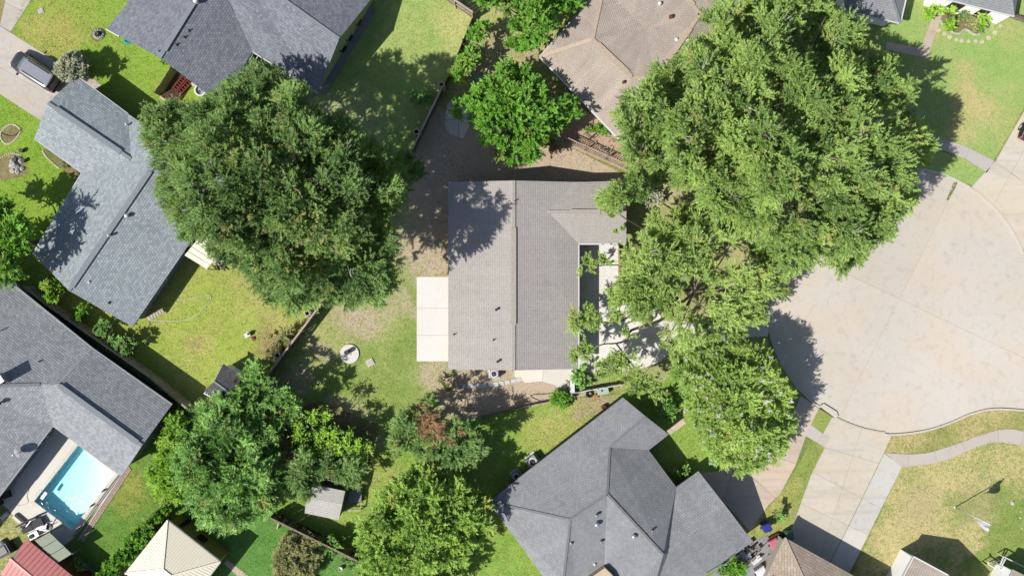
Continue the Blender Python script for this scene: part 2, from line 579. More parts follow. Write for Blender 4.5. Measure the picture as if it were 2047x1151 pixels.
shingle_mat('shingle_tan', alb(206, 199, 192), alb(198, 190, 184), streak=.10, row=.165, tab=.24, gap=.009)
shingle_mat('shingle_blue', alb(190, 198, 203), alb(160, 169, 174), streak=.10, speck=.2, row=.2, tab=.28, gap=.012)
shingle_mat('shingle_grey', alb(188, 192, 196), alb(160, 164, 169), streak=.10, speck=.22, row=.2, tab=.28, gap=.012)
shingle_mat('shingle_slate', alb(156, 160, 170), alb(130, 134, 144), streak=.10, speck=.35, row=.19, tab=.28, gap=.012)
shingle_mat('shingle_dark', alb(172, 173, 176), alb(158, 159, 162), streak=.16, speck=.12, row=.18, tab=.28, gap=.009)
shingle_mat('shingle_brown', alb(204, 190, 177), alb(197, 183, 170), streak=.26, row=.18, gap=.008)
shingle_mat('shingle_tan_row', alb(206, 187, 168), alb(188, 170, 152), row=.24, tab=.5, streak=.15)
shingle_mat('shingle_shed', alb(118, 116, 120), alb(96, 95, 100), streak=.15)
shingle_mat('shingle_pale', alb(216, 212, 206), alb(206, 202, 196), streak=.12)
plain('cap_tan', alb(206, 186, 166), .9, .1)
plain('cap_grey', alb(150, 156, 162), .9, .1)
plain('cap_dark', alb(140, 139, 140), .9, .1)
plain('cap_light', alb(190, 180, 170), .9, .1)
plain('fascia_white', alb(236, 236, 236), .6, .3, var=.05)
plain('fascia_grey', alb(160, 160, 162), .6, .3, var=.08)
plain('wall_white', alb(250, 248, 244, 1.25), .8, .2, var=.05)
plain('wall_cream', alb(205, 196, 180), .8, .2, var=.1)
plain('wall_grey', alb(140, 142, 148), .8, .2, var=.1)
plain('wall_green', alb(205, 220, 150), .8, .2, var=.06)
plain('wall_yellow', alb(188, 172, 96), .8, .2, var=.08)
plain('brick_wall', alb(170, 130, 110), .9, .15, var=.2)
plain('black', (.012, .012, .014, 1), .55, .4, var=.1)
plain('dark_plastic', (.02, .02, .025, 1), .5, .4, var=.1)
plain('lead', (.05, .05, .055, 1), .6, .4, .3, var=.15)
plain('galv', alb(190, 192, 196), .45, .5, .5, var=.1)
plain('white_metal', alb(244, 244, 244), .45, .5, var=.04)
plain('white_plastic', alb(245, 245, 245), .45, .5, var=.03)
plain('roof_white', alb(242, 232, 208, 1.5), .5, .4, var=.05)
plain('roof_red', alb(214, 132, 128, 1.6), .5, .4, var=.1, scale=2)
plain('awning_green', alb(164, 176, 150), .55, .35, var=.08)
plain('wood_rail', alb(200, 184, 160), .85, .2, var=.2)
wood_mat('wood_grey', alb(150, 136, 120))
wood_mat('wood_pale', alb(206, 192, 170))
wood_mat('wood_dark', alb(92, 78, 66))
wood_mat('wood_deck', alb(104, 72, 58))
wood_mat('ply', alb(226, 204, 172), .1)
plain('red_paint', alb(140, 50, 44), .6, .3, var=.25)
plain('rust', alb(120, 72, 50), .8, .2, var=.4)
plain('teal', alb(70, 190, 190), .4, .5, var=.05)
plain('hose_white', alb(225, 225, 195), .5, .4, var=.05)
plain('blue_plastic', alb(52, 64, 150), .4, .5, var=.1)
plain('green_plastic', alb(80, 130, 116), .4, .5, var=.1)
plain('pink_plastic', alb(222, 120, 140), .45, .4, var=.15)
plain('pale_green_box', alb(190, 208, 200), .5, .4, var=.05)
plain('orange', alb(196, 140, 70), .5, .4)
plain('terracotta', alb(150, 84, 70), .7, .2)
plain('bark', alb(150, 138, 124), .95, .1, var=.35, scale=9)
plain('bark_dark', alb(86, 76, 66), .95, .1, var=.35, scale=9)
plain('twig_pale', alb(205, 198, 188), .9, .1, var=.2)
plain('twig_brown', alb(130, 92, 70), .9, .1, var=.3)
plain('car_grey', (.055, .055, .064, 1), .28, .6, .55, var=.03)
plain('car_roof', (.25, .25, .275, 1), .3, .6, .4, var=.03)  # lighter than the body: the roof's reflection is put into its colour
plain('car_black', (.012, .013, .016, 1), .25, .6, .2, var=.03)
plain('tonneau', (.035, .037, .042, 1), .7, .3, var=.1)
plain('tyre', (.015, .015, .015, 1), .85, .2)
plain('chrome', (.6, .6, .62, 1), .2, .6, .9, var=.03)
plain('lamp_red', (.45, .02, .02, 1), .25, .6, var=.03)
plain('lamp_clear', (.6, .6, .58, 1), .15, .7, var=.03)
plain('pool_plaster', alb(238, 252, 252, 1.1), .7, .3, var=.05)
plain('brick_red', alb(190, 140, 128), .9, .15, var=.2)
plain('cloth_white', alb(236, 236, 240), .8, .2, var=.05)
plain('cloth_lilac', alb(170, 165, 190), .8, .2, var=.05)
plain('cushion', alb(88, 88, 94), .9, .1, var=.15)
glass_mat('glass', (.02, .025, .03, 1))
glass_mat('glass_sheen', (.10, .14, .13, 1), .1)  # windscreen glass, its pale reflection painted into the base colour

def water_mat():
    t = NT('pool_water')
    nz = t.noise(2.2, 3, .5)
    bp = t.bump(nz, .35, .12)
    tr = t.n('ShaderNodeBsdfTransparent'); tr.inputs[0].default_value = (.97, .99, .99, 1)
    gl = t.n('ShaderNodeBsdfGlossy'); gl.inputs['Roughness'].default_value = .03
    t.L(bp, gl.inputs['Normal'])
    fr = t.n('ShaderNodeFresnel'); fr.inputs[0].default_value = 1.33
    t.L(bp, fr.inputs['Normal'])
    mx = t.n('ShaderNodeMixShader')
    t.L(fr.outputs[0], mx.inputs[0]); t.L(tr.outputs[0], mx.inputs[1]); t.L(gl.outputs[0], mx.inputs[2])
    ab = t.n('ShaderNodeVolumeAbsorption')
    ab.inputs['Color'].default_value = (.05, .80, .90, 1)
    ab.inputs['Density'].default_value = .34
    t.L(ab.outputs[0], t.out.inputs['Volume'])
    MAT['pool_water'] = t.done(mx)
water_mat()

# ------------------------------------------------------------------ ground, street, pavements
def arc(cx, cy, r, a0, a1, n):
    return [(cx + r*math.cos(math.radians(a0+(a1-a0)*i/n)), cy + r*math.sin(math.radians(a0+(a1-a0)*i/n))) for i in range(n+1)]

def spline(pts, n=6):
    out = []
    for i in range(len(pts)-1):
        p0 = pts[max(i-1, 0)]; p1 = pts[i]; p2 = pts[i+1]; p3 = pts[min(i+2, len(pts)-1)]
        for k in range(n):
            t = k/n
            out.append(tuple(.5*((2*b) + (c-a)*t + (2*a-5*b+4*c-d)*t*t + (-a+3*b-3*c+d)*t**3) for a, b, c, d in zip(p0, p1, p2, p3)))
    out.append(tuple(pts[-1]))
    return out

KERB_SOUTH = spline([(1768, 867), (1800, 866), (1850, 859), (1895, 845), (1940, 826), (1985, 816), (2047, 819), (2150, 835), (2320, 860)], 5)
CIRC = arc(1797, 600, 268, -21, -264, 60)      # round the bulb by the top and the left to the foot
STREET = CIRC + KERB_SOUTH + [(2320, 500)]

def sd(p, l):
    return (l[2]-l[0])*(p[1]-l[1]) - (l[3]-l[1])*(p[0]-l[0])

def split(poly, l):
    a = []; b = []
    n = len(poly)
    for i in range(n):
        p, q = poly[i], poly[(i+1) % n]
        s, t = sd(p, l), sd(q, l)
        if s >= 0: a.append(p)
        if s <= 0: b.append(p)
        if s*t < 0:
            k = s/(s-t)
            x = (p[0]+(q[0]-p[0])*k, p[1]+(q[1]-p[1])*k)
            a.append(x); b.append(x)
    return [x for x in (a, b) if len(x) > 2 and abs(area2(x)) > 40]

def slabs(name, poly, joints, z, mat, gap=.013, piece='slab', thick=.06, parent=None):
    base = parent or struct(name, poly, z-.012, MAT['joint'])
    polys = [poly]
    for l in joints:
        nx = []
        for p in polys:
            nx += split(p, l) or [p]
        polys = nx
    for p in polys:
        m = MB()
        q = inset(P2(p), gap)
        m.prism(q, z-thick, z)
        m.build(piece, MAT[mat], parent=base)
    return base

# ground with the sunken street cut out
outer = [(-420, -420), (420, -420), (420, 420), (-420, 420)]
hole = P2(STREET)
loops = [[Vector((x, y, 0)) for x, y in outer], [Vector((x, y, 0)) for x, y in hole]]
tri = tessellate_polygon(loops)
allp = loops[0] + loops[1]
gm = MB(); gm.v = [tuple(p) for p in allp]
for a, b, c in tri:
    A, B, C_ = allp[a], allp[b], allp[c]
    if (B-A).cross(C_-A).z < 0:
        b, c = c, b
    gm.f.append((a, b, c)); gm.m.append(0)
nh = len(hole)
gm.build('ground', MAT['grass_general'], kind='structure')

slabs('street', STREET, [(1906, 384, 1799, 597), (1686, 544, 2046, 714)], -.09, 'concrete_street', .01)

# kerbs
def strip(path, w, z0, z1, name, mat, side=1, **kw):
    m = MB()
    P = [W(x, y)[:2] for x, y in path]
    for i in range(len(P)-1):
        a, b = P[i], P[i+1]
        d = (b[0]-a[0], b[1]-a[1]); l = math.hypot(*d)
        nx, ny = -d[1]/l*w*side, d[0]/l*w*side
        m.prism([a, b, (b[0]+nx, b[1]+ny), (a[0]+nx, a[1]+ny)], z0, z1)
    return m.build(name, MAT[mat], **kw)

strip(KERB_SOUTH[1:], .16, -.3, .05, 'kerb', 'kerb', -1, kind='structure')
strip(CIRC[0:15], .16, -.3, .02, 'kerb', 'kerb', 1, kind='structure')
strip(CIRC[14:44], .16, -.3, .05, 'kerb', 'kerb', 1, kind='structure')
strip(CIRC[43:61], .16, -.3, .015, 'kerb', 'kerb', 1, kind='structure')

# yards
lawns = [
 ('lawn', [(62, -60), (520, -60), (520, 300), (300, 300), (150, 190), (110, 170), (26, 62)], 'grass_front_tl', .004),
 ('verge', [(-60, -60), (60, -60), (0, 52), (-60, 20)], 'grass_verge_tl', .004),
 ('lawn', [(480, -60), (860, -60), (945, 38), (888, 182), (828, 306), (740, 420), (480, 300)], 'grass_backyard_pale', .008),
 ('lawn', [(-60, 165), (20, 195), (110, 255), (190, 345), (70, 560), (-60, 560)], 'grass_left', .004),
 ('lawn', [(240, 300), (560, 260), (812, 332), (645, 610), (537, 752), (480, 812), (345, 806), (15, 562), (60, 500)], 'grass_yard_h2', .012),
 ('lawn', [(888, 182), (945, 38), (1010, 60), (1085, 115), (1120, 285), (1250, 350), (1250, 770), (1150, 795), (962, 832), (780, 895), (560, 905), (537, 752), (645, 610), (812, 332)], 'grass_centre', .016),
 ('lawn', [(905, -60), (1200, -60), (1080, 115), (1230, 290), (1262, 345), (1120, 283), (1000, 190), (893, 186), (946, 40)], 'grass_sandy', .020),
 ('lawn', [(262, 925), (345, 812), (480, 812), (560, 905), (552, 1025), (345, 1040), (170, 1200), (130, 1120)], 'grass_pool_side', .024),
 ('lawn', [(345, 1040), (552, 1025), (722, 1110), (760, 1200), (180, 1220)], 'grass_deep', .028),
 ('lawn', [(962, 832), (1150, 795), (1330, 780), (1100, 1240), (740, 1240), (722, 1110), (552, 1025), (560, 905), (780, 895)], 'grass_h6_side', .012),
 ('lawn', [(1802, 932), (1700, 1160), (1690, 1260), (2200, 1260), (2200, 870), (2047, 884), (1980, 880), (1900, 915)], 'grass_dry_br', .004),
 ('verge', KERB_SOUTH[1:32] + [(2140, 872), (2047, 862), (1990, 860), (1920, 890), (1850, 907), (1770, 903)], 'grass_verge_br', .004),
 ('lawn', [(1622, 880), (1650, 893), (1560, 1090), (1500, 1080), (1540, 1010), (1590, 940)], 'grass_strip_br', .008),
 ('verge', [(1637, 816), (1664, 832), (1645, 866), (1621, 848)], 'grass_strip_br', .010),
 ('lawn', [(1760, -60), (2200, -60), (2130, 60), (2047, 215), (1985, 322), (1930, 300), (1860, 275), (1760, 260), (1700, 120)], 'grass_tr', .004),
 ('verge', [(1835, 338), (1870, 300), (1925, 315), (1970, 345), (1945, 371), (1900, 352)], 'grass_tr', .006),
 ('lawn', [(1240, 345), (1560, 320), (1700, 300), (1560, 520), (1528, 640), (1545, 735), (1345, 780), (1245, 770)], 'grass_front_h1', .018),
 ('lawn', [(1300, 800), (1345, 740), (1560, 730), (1600, 830), (1560, 960), (1396, 1000), (1300, 980)], 'grass_h6_side', .020),
]
for nm, poly, mt, z in lawns:
    struct(nm, poly, z, MAT[mt])

def pip(x, y, poly):
    r = np.zeros(x.shape, bool); n = len(poly)
    for i in range(n):
        x0, y0 = poly[i]; x1, y1 = poly[(i+1) % n]
        r ^= ((y0 > y) != (y1 > y)) & (x < (x1-x0)*(y-y0)/((y1-y0) or 1e-9) + x0)
    return r

def grass_blades(poly, mat, z, seed, per_m2=110, skip=()):
    """short blades standing on a lawn"""
    rg = np.random.default_rng(seed)
    a = np.array(poly, float)
    lo = np.maximum(a.min(0), (-20, -20)); hi = np.minimum(a.max(0), (2067, 1171))
    n = int((hi-lo).prod()/SC**2*per_m2)
    X = rg.uniform(lo[0], hi[0], n); Y = rg.uniform(lo[1], hi[1], n)
    k = pip(X, Y, poly)
    for q in skip:
        k &= ~pip(X, Y, q)
    # tufty: thinner in places
    nz = np.sin(X/7.3+np.sin(Y/11.))*np.sin(Y/6.1+np.cos(X/9.)) + .5*np.sin(X/23.+Y/31.)
    k &= (nz + rg.normal(0, .7, n)) > -.45
    X, Y = X[k], Y[k]; n = len(X)
    pos = np.stack([(X-PCX)/SC, -(Y-PCY)/SC, np.full(n, z)], 1)
    an = rg.uniform(0, 6.283, n); el = rg.uniform(.25, 1.1, n)
    L = rg.uniform(.05, .13, n); wd = rg.uniform(.018, .04, n)
    d = np.stack([np.cos(an)*np.cos(el), np.sin(an)*np.cos(el), np.sin(el)], 1)
    s = np.stack([-np.sin(an), np.cos(an), np.zeros(n)], 1)
    v = np.empty((n, 4, 3))
    v[:, 0] = pos - s*wd[:, None]*.5; v[:, 1] = pos + s*wd[:, None]*.5
    tip = pos + d*L[:, None]; v[:, 2] = tip + s*wd[:, None]*.3; v[:, 3] = tip - s*wd[:, None]*.3
    me = bpy.data.meshes.new('grass')
    me.vertices.add(n*4); me.loops.add(n*4); me.polygons.add(n)
    me.vertices.foreach_set('co', v.reshape(-1).astype(np.float32))
    me.loops.foreach_set('vertex_index', np.arange(n*4, dtype=np.int32))
    me.polygons.foreach_set('loop_start', np.arange(0, n*4, 4, dtype=np.int32))
    me.materials.append(MAT[mat]); me.update(calc_edges=True)
    o = link('grass', me, None)
    o['kind'] = 'stuff'
    return o, n

GRASS = {1: 'short grass of the front lawn beside the left driveway', 3: 'clipped pale grass of the lawn beside the slate house', 4: 'bright grass of the lawn at the left edge',
         5: 'yellowish grass behind the blue-grey house', 6: 'patchy grass of the yard around the round concrete cover', 7: 'thin grass of the sandy yard by the brown house', 8: 'lush grass strip beside the pool',
         9: 'deep green grass around the yellow outbuilding', 10: 'bright grass along the dark roofed house', 11: 'dry patchy grass around the flagpole', 12: 'grass verge along the curved kerb',
         13: 'narrow grass strip between two driveways', 15: 'pale green grass of the top right lawn', 16: 'grass verge by the top right kerb', 18: 'grass in front of the dark house'}
NB = 0
for gi, lab in GRASS.items():
    nm, poly, mt, z = lawns[gi-1]
    skip = [[(1380, 930), (1500, 1080), (1610, 940), (1640, 810), (1600, 790)]] if gi in (18,) else []
    if gi == 1: skip = [[(-60, 16), (0, 52), (95, 112), (160, 158), (165, 215), (95, 250), (-60, 150)]]
    if gi == 4: skip = [[(-60, 16), (0, 52), (95, 112), (160, 158), (165, 215), (95, 250), (-60, 150)]]
    if gi == 6: skip = [[(833, 553), (1160, 553), (1160, 780), (1028, 780), (1028, 735), (833, 722)], [(896, 364), (1160, 364), (1160, 740), (896, 740)]]
    o, n = grass_blades(poly, mt, z, gi, {6: 80, 7: 60, 11: 90}.get(gi, 110), skip)
    o['label'] = lab; o['category'] = 'grass'; NB += n
print('BLADES', NB)
struct('soil_bed', [(1125, 262), (1200, 215), (1290, 300), (1275, 352), (1195, 318), (1120, 285)], .024, MAT['red_soil'])
struct('soil_bed', [(-30, 320), (22, 305), (46, 315), (58, 345), (40, 355), (-30, 368)], .012, MAT['bed_soil'])
struct('soil_bed', [(84, 300), (92, 294), (180, 350), (165, 372), (120, 336)], .012, MAT['bed_soil'])
struct('soil_bed', [(545, 930), (560, 830), (640, 800), (760, 850), (735, 940), (640, 960)], .030, MAT['bed_soil'])

# driveways and walks
slabs('driveway', [(-60, 16), (0, 52), (95, 112), (160, 158), (165, 215), (95, 250), (-60, 150)],
      [(0, 55, 130, -10), (0, 130, 118, 118)][0:1] + [(-30, 118, 160, 225)], .03, 'concrete_left')
slabs('pavement', [(24, -60), (66, -60), (62, 2), (22, 64), (0, 52)], [(20, 10, 60, 30)], .028, 'concrete_left')
slabs('driveway', [(1664, 832), (1700, 848), (1735, 859), (1784, 868), (1757, 925), (1690, 1062), (1640, 1160), (1530, 1160), (1575, 1075), (1622, 946), (1649, 893), (1645, 866)],
      [(1645, 893, 1772, 930), (1622, 942, 1770, 1020), (1600, 1005, 1740, 1070), (1722, 858, 1672, 1010)], .03, 'concrete_drive')
slabs('driveway', [(1767, 905), (1803, 932), (1716, 1108), (1690, 1160), (1641, 1160), (1691, 1062), (1758, 925)],
      [(1622, 942, 1770, 1020), (1600, 1005, 1740, 1070)], .031, 'concrete_strip')
slabs('driveway', [(1600, 790), (1637, 816), (1615, 860), (1590, 930), (1560, 985), (1535, 1010), (1500, 1062), (1395, 945), (1440, 940), (1530, 900), (1580, 840)],
      [(1580, 858, 1620, 880), (1560, 915, 1600, 930), (1500, 950, 1545, 990), (1470, 930, 1440, 1010)], .032, 'concrete_pink')
slabs('pavement', [(1621, 848), (1645, 866), (1661, 873), (1649, 894), (1609, 870)], [(1645, 862, 1632, 890)], .034, 'concrete_walk')
slabs('pavement', spline([(1768, 904), (1810, 907), (1850, 905), (1880, 897), (1920, 884), (1960, 868), (1995, 859), (2020, 857), (2047, 862), (2100, 880), (2160, 915)], 3)
      + list(reversed(spline([(1800, 932), (1830, 931), (1860, 927), (1900, 916), (1940, 898), (1975, 886), (2005, 884), (2047, 892), (2090, 908), (2140, 945)], 3))),
      [(1816, 900, 1816, 935), (1868, 900, 1874, 930), (1920, 880, 1933, 905), (1996, 855, 1996, 890), (2047, 860, 2040, 895)], .034, 'concrete_walk')
slabs('driveway', [(1945, 370), (1990, 322), (2047, 222), (2160, 40), (2250, 40), (2200, 300), (2100, 520), (2049, 500)] + list(reversed(arc(1797, 600, 268.2, -57, -22, 9))),
      [(1990, 322, 2047, 365), (2047, 300, 1985, 410), (2040, 360, 2100, 400)], .03, 'concrete_drive')
slabs('pavement', [(1864, 275), (1900, 281), (1940, 297), (1988, 322), (1972, 346), (1930, 318), (1890, 302), (1850, 296), (1800, 300), (1800, 270)], [(1940, 293, 1926, 325), (1885, 275, 1875, 300)], .03, 'concrete_walk')
slabs('walkway', [(1874, 5), (1892, 5), (1860, 100), (1841, 96)], [(1850, 60, 1880, 66)], .03, 'concrete_pink')
slabs('walkway', [(1841, 97), (1860, 101), (1856, 118), (1810, 108), (1770, 98), (1772, 84)], [(1815, 85, 1808, 112)], .03, 'concrete_pink')
slabs('patio', [(833, 553), (905, 553), (905, 722), (833, 722)], [(833, 616, 905, 616), (833, 670, 905, 670)], .06, 'concrete_white')
slabs('courtyard', [(1140, 470), (1238, 482), (1238, 600), (1310, 600), (1345, 700), (1320, 722), (1280, 738), (1200, 745), (1140, 745)],
      [(1140, 600, 1300, 600), (1193, 480, 1193, 745), (1140, 668, 1345, 668), (1250, 600, 1250, 745)], .05, 'concrete_white')
slabs('walkway', [(1310, 640), (1540, 640), (1535, 672), (1400, 680), (1320, 690)], [(1400, 640, 1400, 680), (1470, 640, 1470, 680)], .045, 'concrete_pale')
slabs('walkway', [(1325, 862), (1340, 868), (1372, 846), (1365, 836)], [], .034, 'concrete_pink')
slabs('patio', [(1028, 735), (1146, 735), (1146, 770), (1120, 778), (1110, 770), (1082, 762), (1050, 765), (1028, 752)], [(1086, 735, 1084, 770)], .04, 'concrete_pale')
slabs('walkway', [(140, 1100), (205, 1150), (230, 1200), (150, 1200), (100, 1120)], [], .03, 'concrete_grey')
slabs('walkway', [(447, 1125), (455, 1118), (500, 1152), (490, 1165)], [], .04, 'concrete_pink')
slabs('porch_slab', [(744, 16), (752, 24), (652, 188), (630, 190), (610, 120), (700, -20)], [(700, 80, 730, 100), (670, 125, 695, 140)], .12, 'concrete_grey', thick=.15)
slabs('broken_pad', [(892, 212), (905, 195), (945, 205), (940, 250), (926, 279), (897, 268), (888, 250)], [(890, 240, 945, 236), (915, 200, 918, 280)], .05, 'concrete_pale', .03)
slabs('walkway', [(150, 150), (165, 140), (205, 172), (190, 185)], [], .03, 'concrete_left')

slabs('patio', [(480, 100), (520, 105), (640, 185), (600, 215), (440, 215)], [(540, 100, 520, 220)], .03, 'concrete_grey')  # added grey sheet, not a seen patio, to darken the ground here
# storm drain inlet at the kerb
t = thing('storm_drain', 'concrete storm drain inlet with dark slot set in the kerb', 'drain', W(1655, 822))
m = MB(); m.prism(P2([(1638, 812), (1646, 806), (1672, 822), (1676, 832), (1668, 834)]), -.1, .07); m.build('cover_slab', MAT['kerb'], t)
m = MB(); m.beam(W(1642, 807.5, .0), W(1673, 825.5, .0), .10, .12); m.build('slot', MAT['black'], t)
m = MB(); m.prism(P2([(1637, 815.5), (1640, 814), (1668, 832), (1667, 835)]), .0, .03); m.build('slot', MAT['black'], t)

# grass and weeds growing in the street joint
def tufts(name, label, cat, pts, r, n, mat, seed, hgt=.15):
    rg = random.Random(seed); m = MB()
    for i in range(n):
        x, y, w = rg.choice(pts)
        c = W(x + rg.gauss(0, w), y + rg.gauss(0, w))
        a = rg.random()*6.28
        for k in range(3):
            b = a + k*2.1 + rg.random()
            L = r*(.6+.8*rg.random()); ww = L*.22
            d = Vector((math.cos(b), math.sin(b), 0)); s = Vector((-d.y, d.x, 0))
            z = hgt*(.5+rg.random())
            m.add([c, c + d*L*.5 + s*ww + Vector((0, 0, z)), c + d*L + Vector((0, 0, z*.7)), c + d*L*.5 - s*ww + Vector((0, 0, z))], [(0, 1, 2, 3)])
    return m

# ------------------------------------------------------------------ houses
CAMP = Vector((0, 0, CAM_H))

class House:
    def __init__(self, name, label, cat, base_px, pts, slopes, roof_mat, wall_mat='wall_cream', fascia='fascia_grey', thick=.14):
        self.root = thing(name, label, cat, W(*base_px))
        self.p = {k: W(*v) for k, v in pts.items()}
        self.tris = []
        self.fascia = fascia
        for sl in slopes:
            mt = roof_mat
            if isinstance(sl[-1], str) and sl[-1].startswith('@'):
                mt = sl[-1][1:]; sl = sl[:-1]
            self.slope([self.p[k] for k in sl], mt, thick)
        self.wall_mat = wall_mat
    def slope(self, pts, mt, thick):
        n = len(pts)
        nrm = Vector((0, 0, 0))
        for i in range(n):
            a, b = pts[i], pts[(i+1) % n]
            nrm += a.cross(b)
        if nrm.z < 0:
            pts = list(reversed(pts)); nrm = -nrm
        nrm.normalize()
        hor = Vector((nrm.x, nrm.y, 0))
        down = Vector((hor.x, hor.y, 0))
        if hor.length < 1e-3:
            u = Vector((1, 0, 0)); v = Vector((0, -1, 0))
        else:
            hor.normalize()
            u = Vector((-hor.y, hor.x, 0))
            v = u.cross(nrm)
            if v.z > 0:
                v = -v
        org = ORG[self.root.name]
        vs = [p - org for p in pts] + [p - org - Vector((0, 0, thick)) for p in pts]
        fs = [tuple(range(n)), tuple(reversed(range(n, 2*n)))] + [(i, n+i, n+(i+1) % n, (i+1) % n) for i in range(n)]
        me = bpy.data.meshes.new('roof_slope')
        me.from_pydata(vs, [], fs)
        me.materials.append(MAT[mt]); me.materials.append(MAT[self.fascia])
        uvl = me.uv_layers.new(name='UVMap')
        for pi, poly in enumerate(me.polygons):
            poly.material_index = 0 if pi == 0 else 1
            for li in poly.loop_indices:
                co = me.vertices[me.loops[li].vertex_index].co + org
                uvl.data[li].uv = (co.dot(u) + 50, co.dot(v) + 50)
        o = link('roof_slope', me, None, self.root)
        for i in tessellate_polygon([pts]):
            self.tris.append([pts[k] for k in i])
    def hit(self, px, py):
        g = W(px, py, 0)
        d = (g - CAMP).normalized()
        best = None
        for a, b, c in self.tris:
            e1, e2 = b-a, c-a
            q = d.cross(e2); det = e1.dot(q)
            if abs(det) < 1e-9: continue
            s = CAMP - a
            u = s.dot(q)/det
            r = s.cross(e1); v = d.dot(r)/det
            if u < -1e-3 or v < -1e-3 or u+v > 1.001: continue
            t = e2.dot(r)/det
            if best is None or t < best: best = t
        return CAMP + d*best if best is not None else W(px, py, 3.2)
    def walls(self, keys, over=.5, mat=None, base=-.1):
        pts = [self.p[k] for k in keys]
        ip = [(p.x, p.y) for p in pts]
        if area2(ip) < 0:
            pts = list(reversed(pts)); ip = list(reversed(ip))
        q = inset(ip, over)
        n = len(q)
        vs = [(x, y, base) for x, y in q] + [(x, y, p.z - .10) for (x, y), p in zip(q, pts)]
        fs = [(i, (i+1) % n, n+(i+1) % n, n+i) for i in range(n)]
        m = MB(); m.add(vs, fs)
        self.wq = q
        return m.build('wall', MAT[mat or self.wall_mat], self.root)
    def caps(self, lines, mat, w=.28, h=.05):
        for a, b in lines:
            m = MB(); up = Vector((0, 0, .02))
            m.beam(self.p[a]+up, self.p[b]+up, w, h)
            m.build('ridge_cap', MAT[mat], self.root)
    def ridge_vent(self, a, b, mat, w=.42, h=.07):
        """vent lying along the ridge next to the two photo points"""
        best = None
        for k0 in self.p:
            for k1 in self.p:
                if k0 < k1 and self.p[k0].z > 3.2 and self.p[k1].z > 3.2:
                    A0, B0 = self.px(self.p[k0]), self.px(self.p[k1])
                    dx, dy = B0[0]-A0[0], B0[1]-A0[1]; L = dx*dx+dy*dy
                    if L < 1: continue
                    t0 = ((a[0]-A0[0])*dx+(a[1]-A0[1])*dy)/L; t1 = ((b[0]-A0[0])*dx+(b[1]-A0[1])*dy)/L
                    e = sum(math.hypot(q[0]-A0[0]-t*dx, q[1]-A0[1]-t*dy) for q, t in ((a, t0), (b, t1))) + 200*max(0, -t0, -t1, t0-1, t1-1)
                    if best is None or e < best[0]: best = (e, k0, k1, t0, t1)
        e, k0, k1, t0, t1 = best
        A = self.p[k0].lerp(self.p[k1], t0); B = self.p[k0].lerp(self.p[k1], t1)
        m = MB(); up = Vector((0, 0, .05))
        m.beam(A+up, B+up, w, h)
        m.build('ridge_vent', MAT[mat], self.root)
    def px(self, p):
        k = CAM_H/(CAM_H-p.z)
        return (PCX + p.x*SC*k, PCY - p.y*SC*k)
    def pipe(self, px, py, r=.05, h=.38, mat='lead', flash=True):
        p = self.hit(px, py)
        m = MB(); m.cyl((p.x, p.y, p.z-.15), r, h+.15, 10)
        if flash:
            m.cyl((p.x, p.y, p.z-.02), r*2.2, .08, 10, r*1.2)
        o = m.build('vent_pipe', MAT[mat], self.root, True)
        return o
    def turbine(self, px, py, r=.17, h=.45, mat='galv'):
        p = self.hit(px, py)
        m = MB()
        m.cyl((p.x, p.y, p.z-.15), r*.7, h*.6+.15, 14)
        o = m.build('flue_vent', MAT[mat], self.root, True)
        m = MB(); m.cyl((p.x, p.y, p.z+h*.55), r*1.1, h*.3, 14, r*.9); m.cyl((p.x, p.y, p.z+h*.85), r*.9, .06, 14, r*.3)
        ORG[o.name] = ORG[self.root.name]
        m.build('vent_cap', MAT[mat], o, False)
    def edge_trim(self, pairs, mat='fascia_white', w=.10, h=.16, name='gutter', drop=.06):
        for a, b in pairs:
            m = MB(); dz = Vector((0, 0, -drop))
            m.beam(self.p[a]+dz, self.p[b]+dz, w, h)
            m.build(name, MAT[mat], self.root)
    def window(self, i, t0, t1, z0, z1, frame='fascia_white'):
        """window in wall edge i between fractions t0..t1"""
        q = self.wq; n = len(q)
        a = Vector((*q[i], 0)); b = Vector((*q[(i+1) % n], 0))
        d = (b-a); nv = Vector((d.y, -d.x, 0)).normalized()
        A = a + d*t0; B = a + d*t1
        m = MB()
        o = nv*.03
        for (p0, p1) in (((A, z0), (B, z0)), ((A, z1), (B, z1)), ((A, z0), (A, z1)), ((B, z0), (B, z1)), (((A+B)/2, z0), ((A+B)/2, z1))):
            P0 = Vector((p0[0].x, p0[0].y, p0[1])) + o; P1 = Vector((p1[0].x, p1[0].y, p1[1])) + o
            m.beam(P0, P1, .08, .08, up=nv)
        w = m.build('window', MAT[frame], self.root)
        ORG[w.name] = ORG[self.root.name]
        m = MB(); o = nv*.012
        m.add([(A.x+o.x, A.y+o.y, z0), (B.x+o.x, B.y+o.y, z0), (B.x+o.x, B.y+o.y, z1), (A.x+o.x, A.y+o.y, z1)], [(0, 1, 2, 3)])
        m.build('pane', MAT['glass'], w)

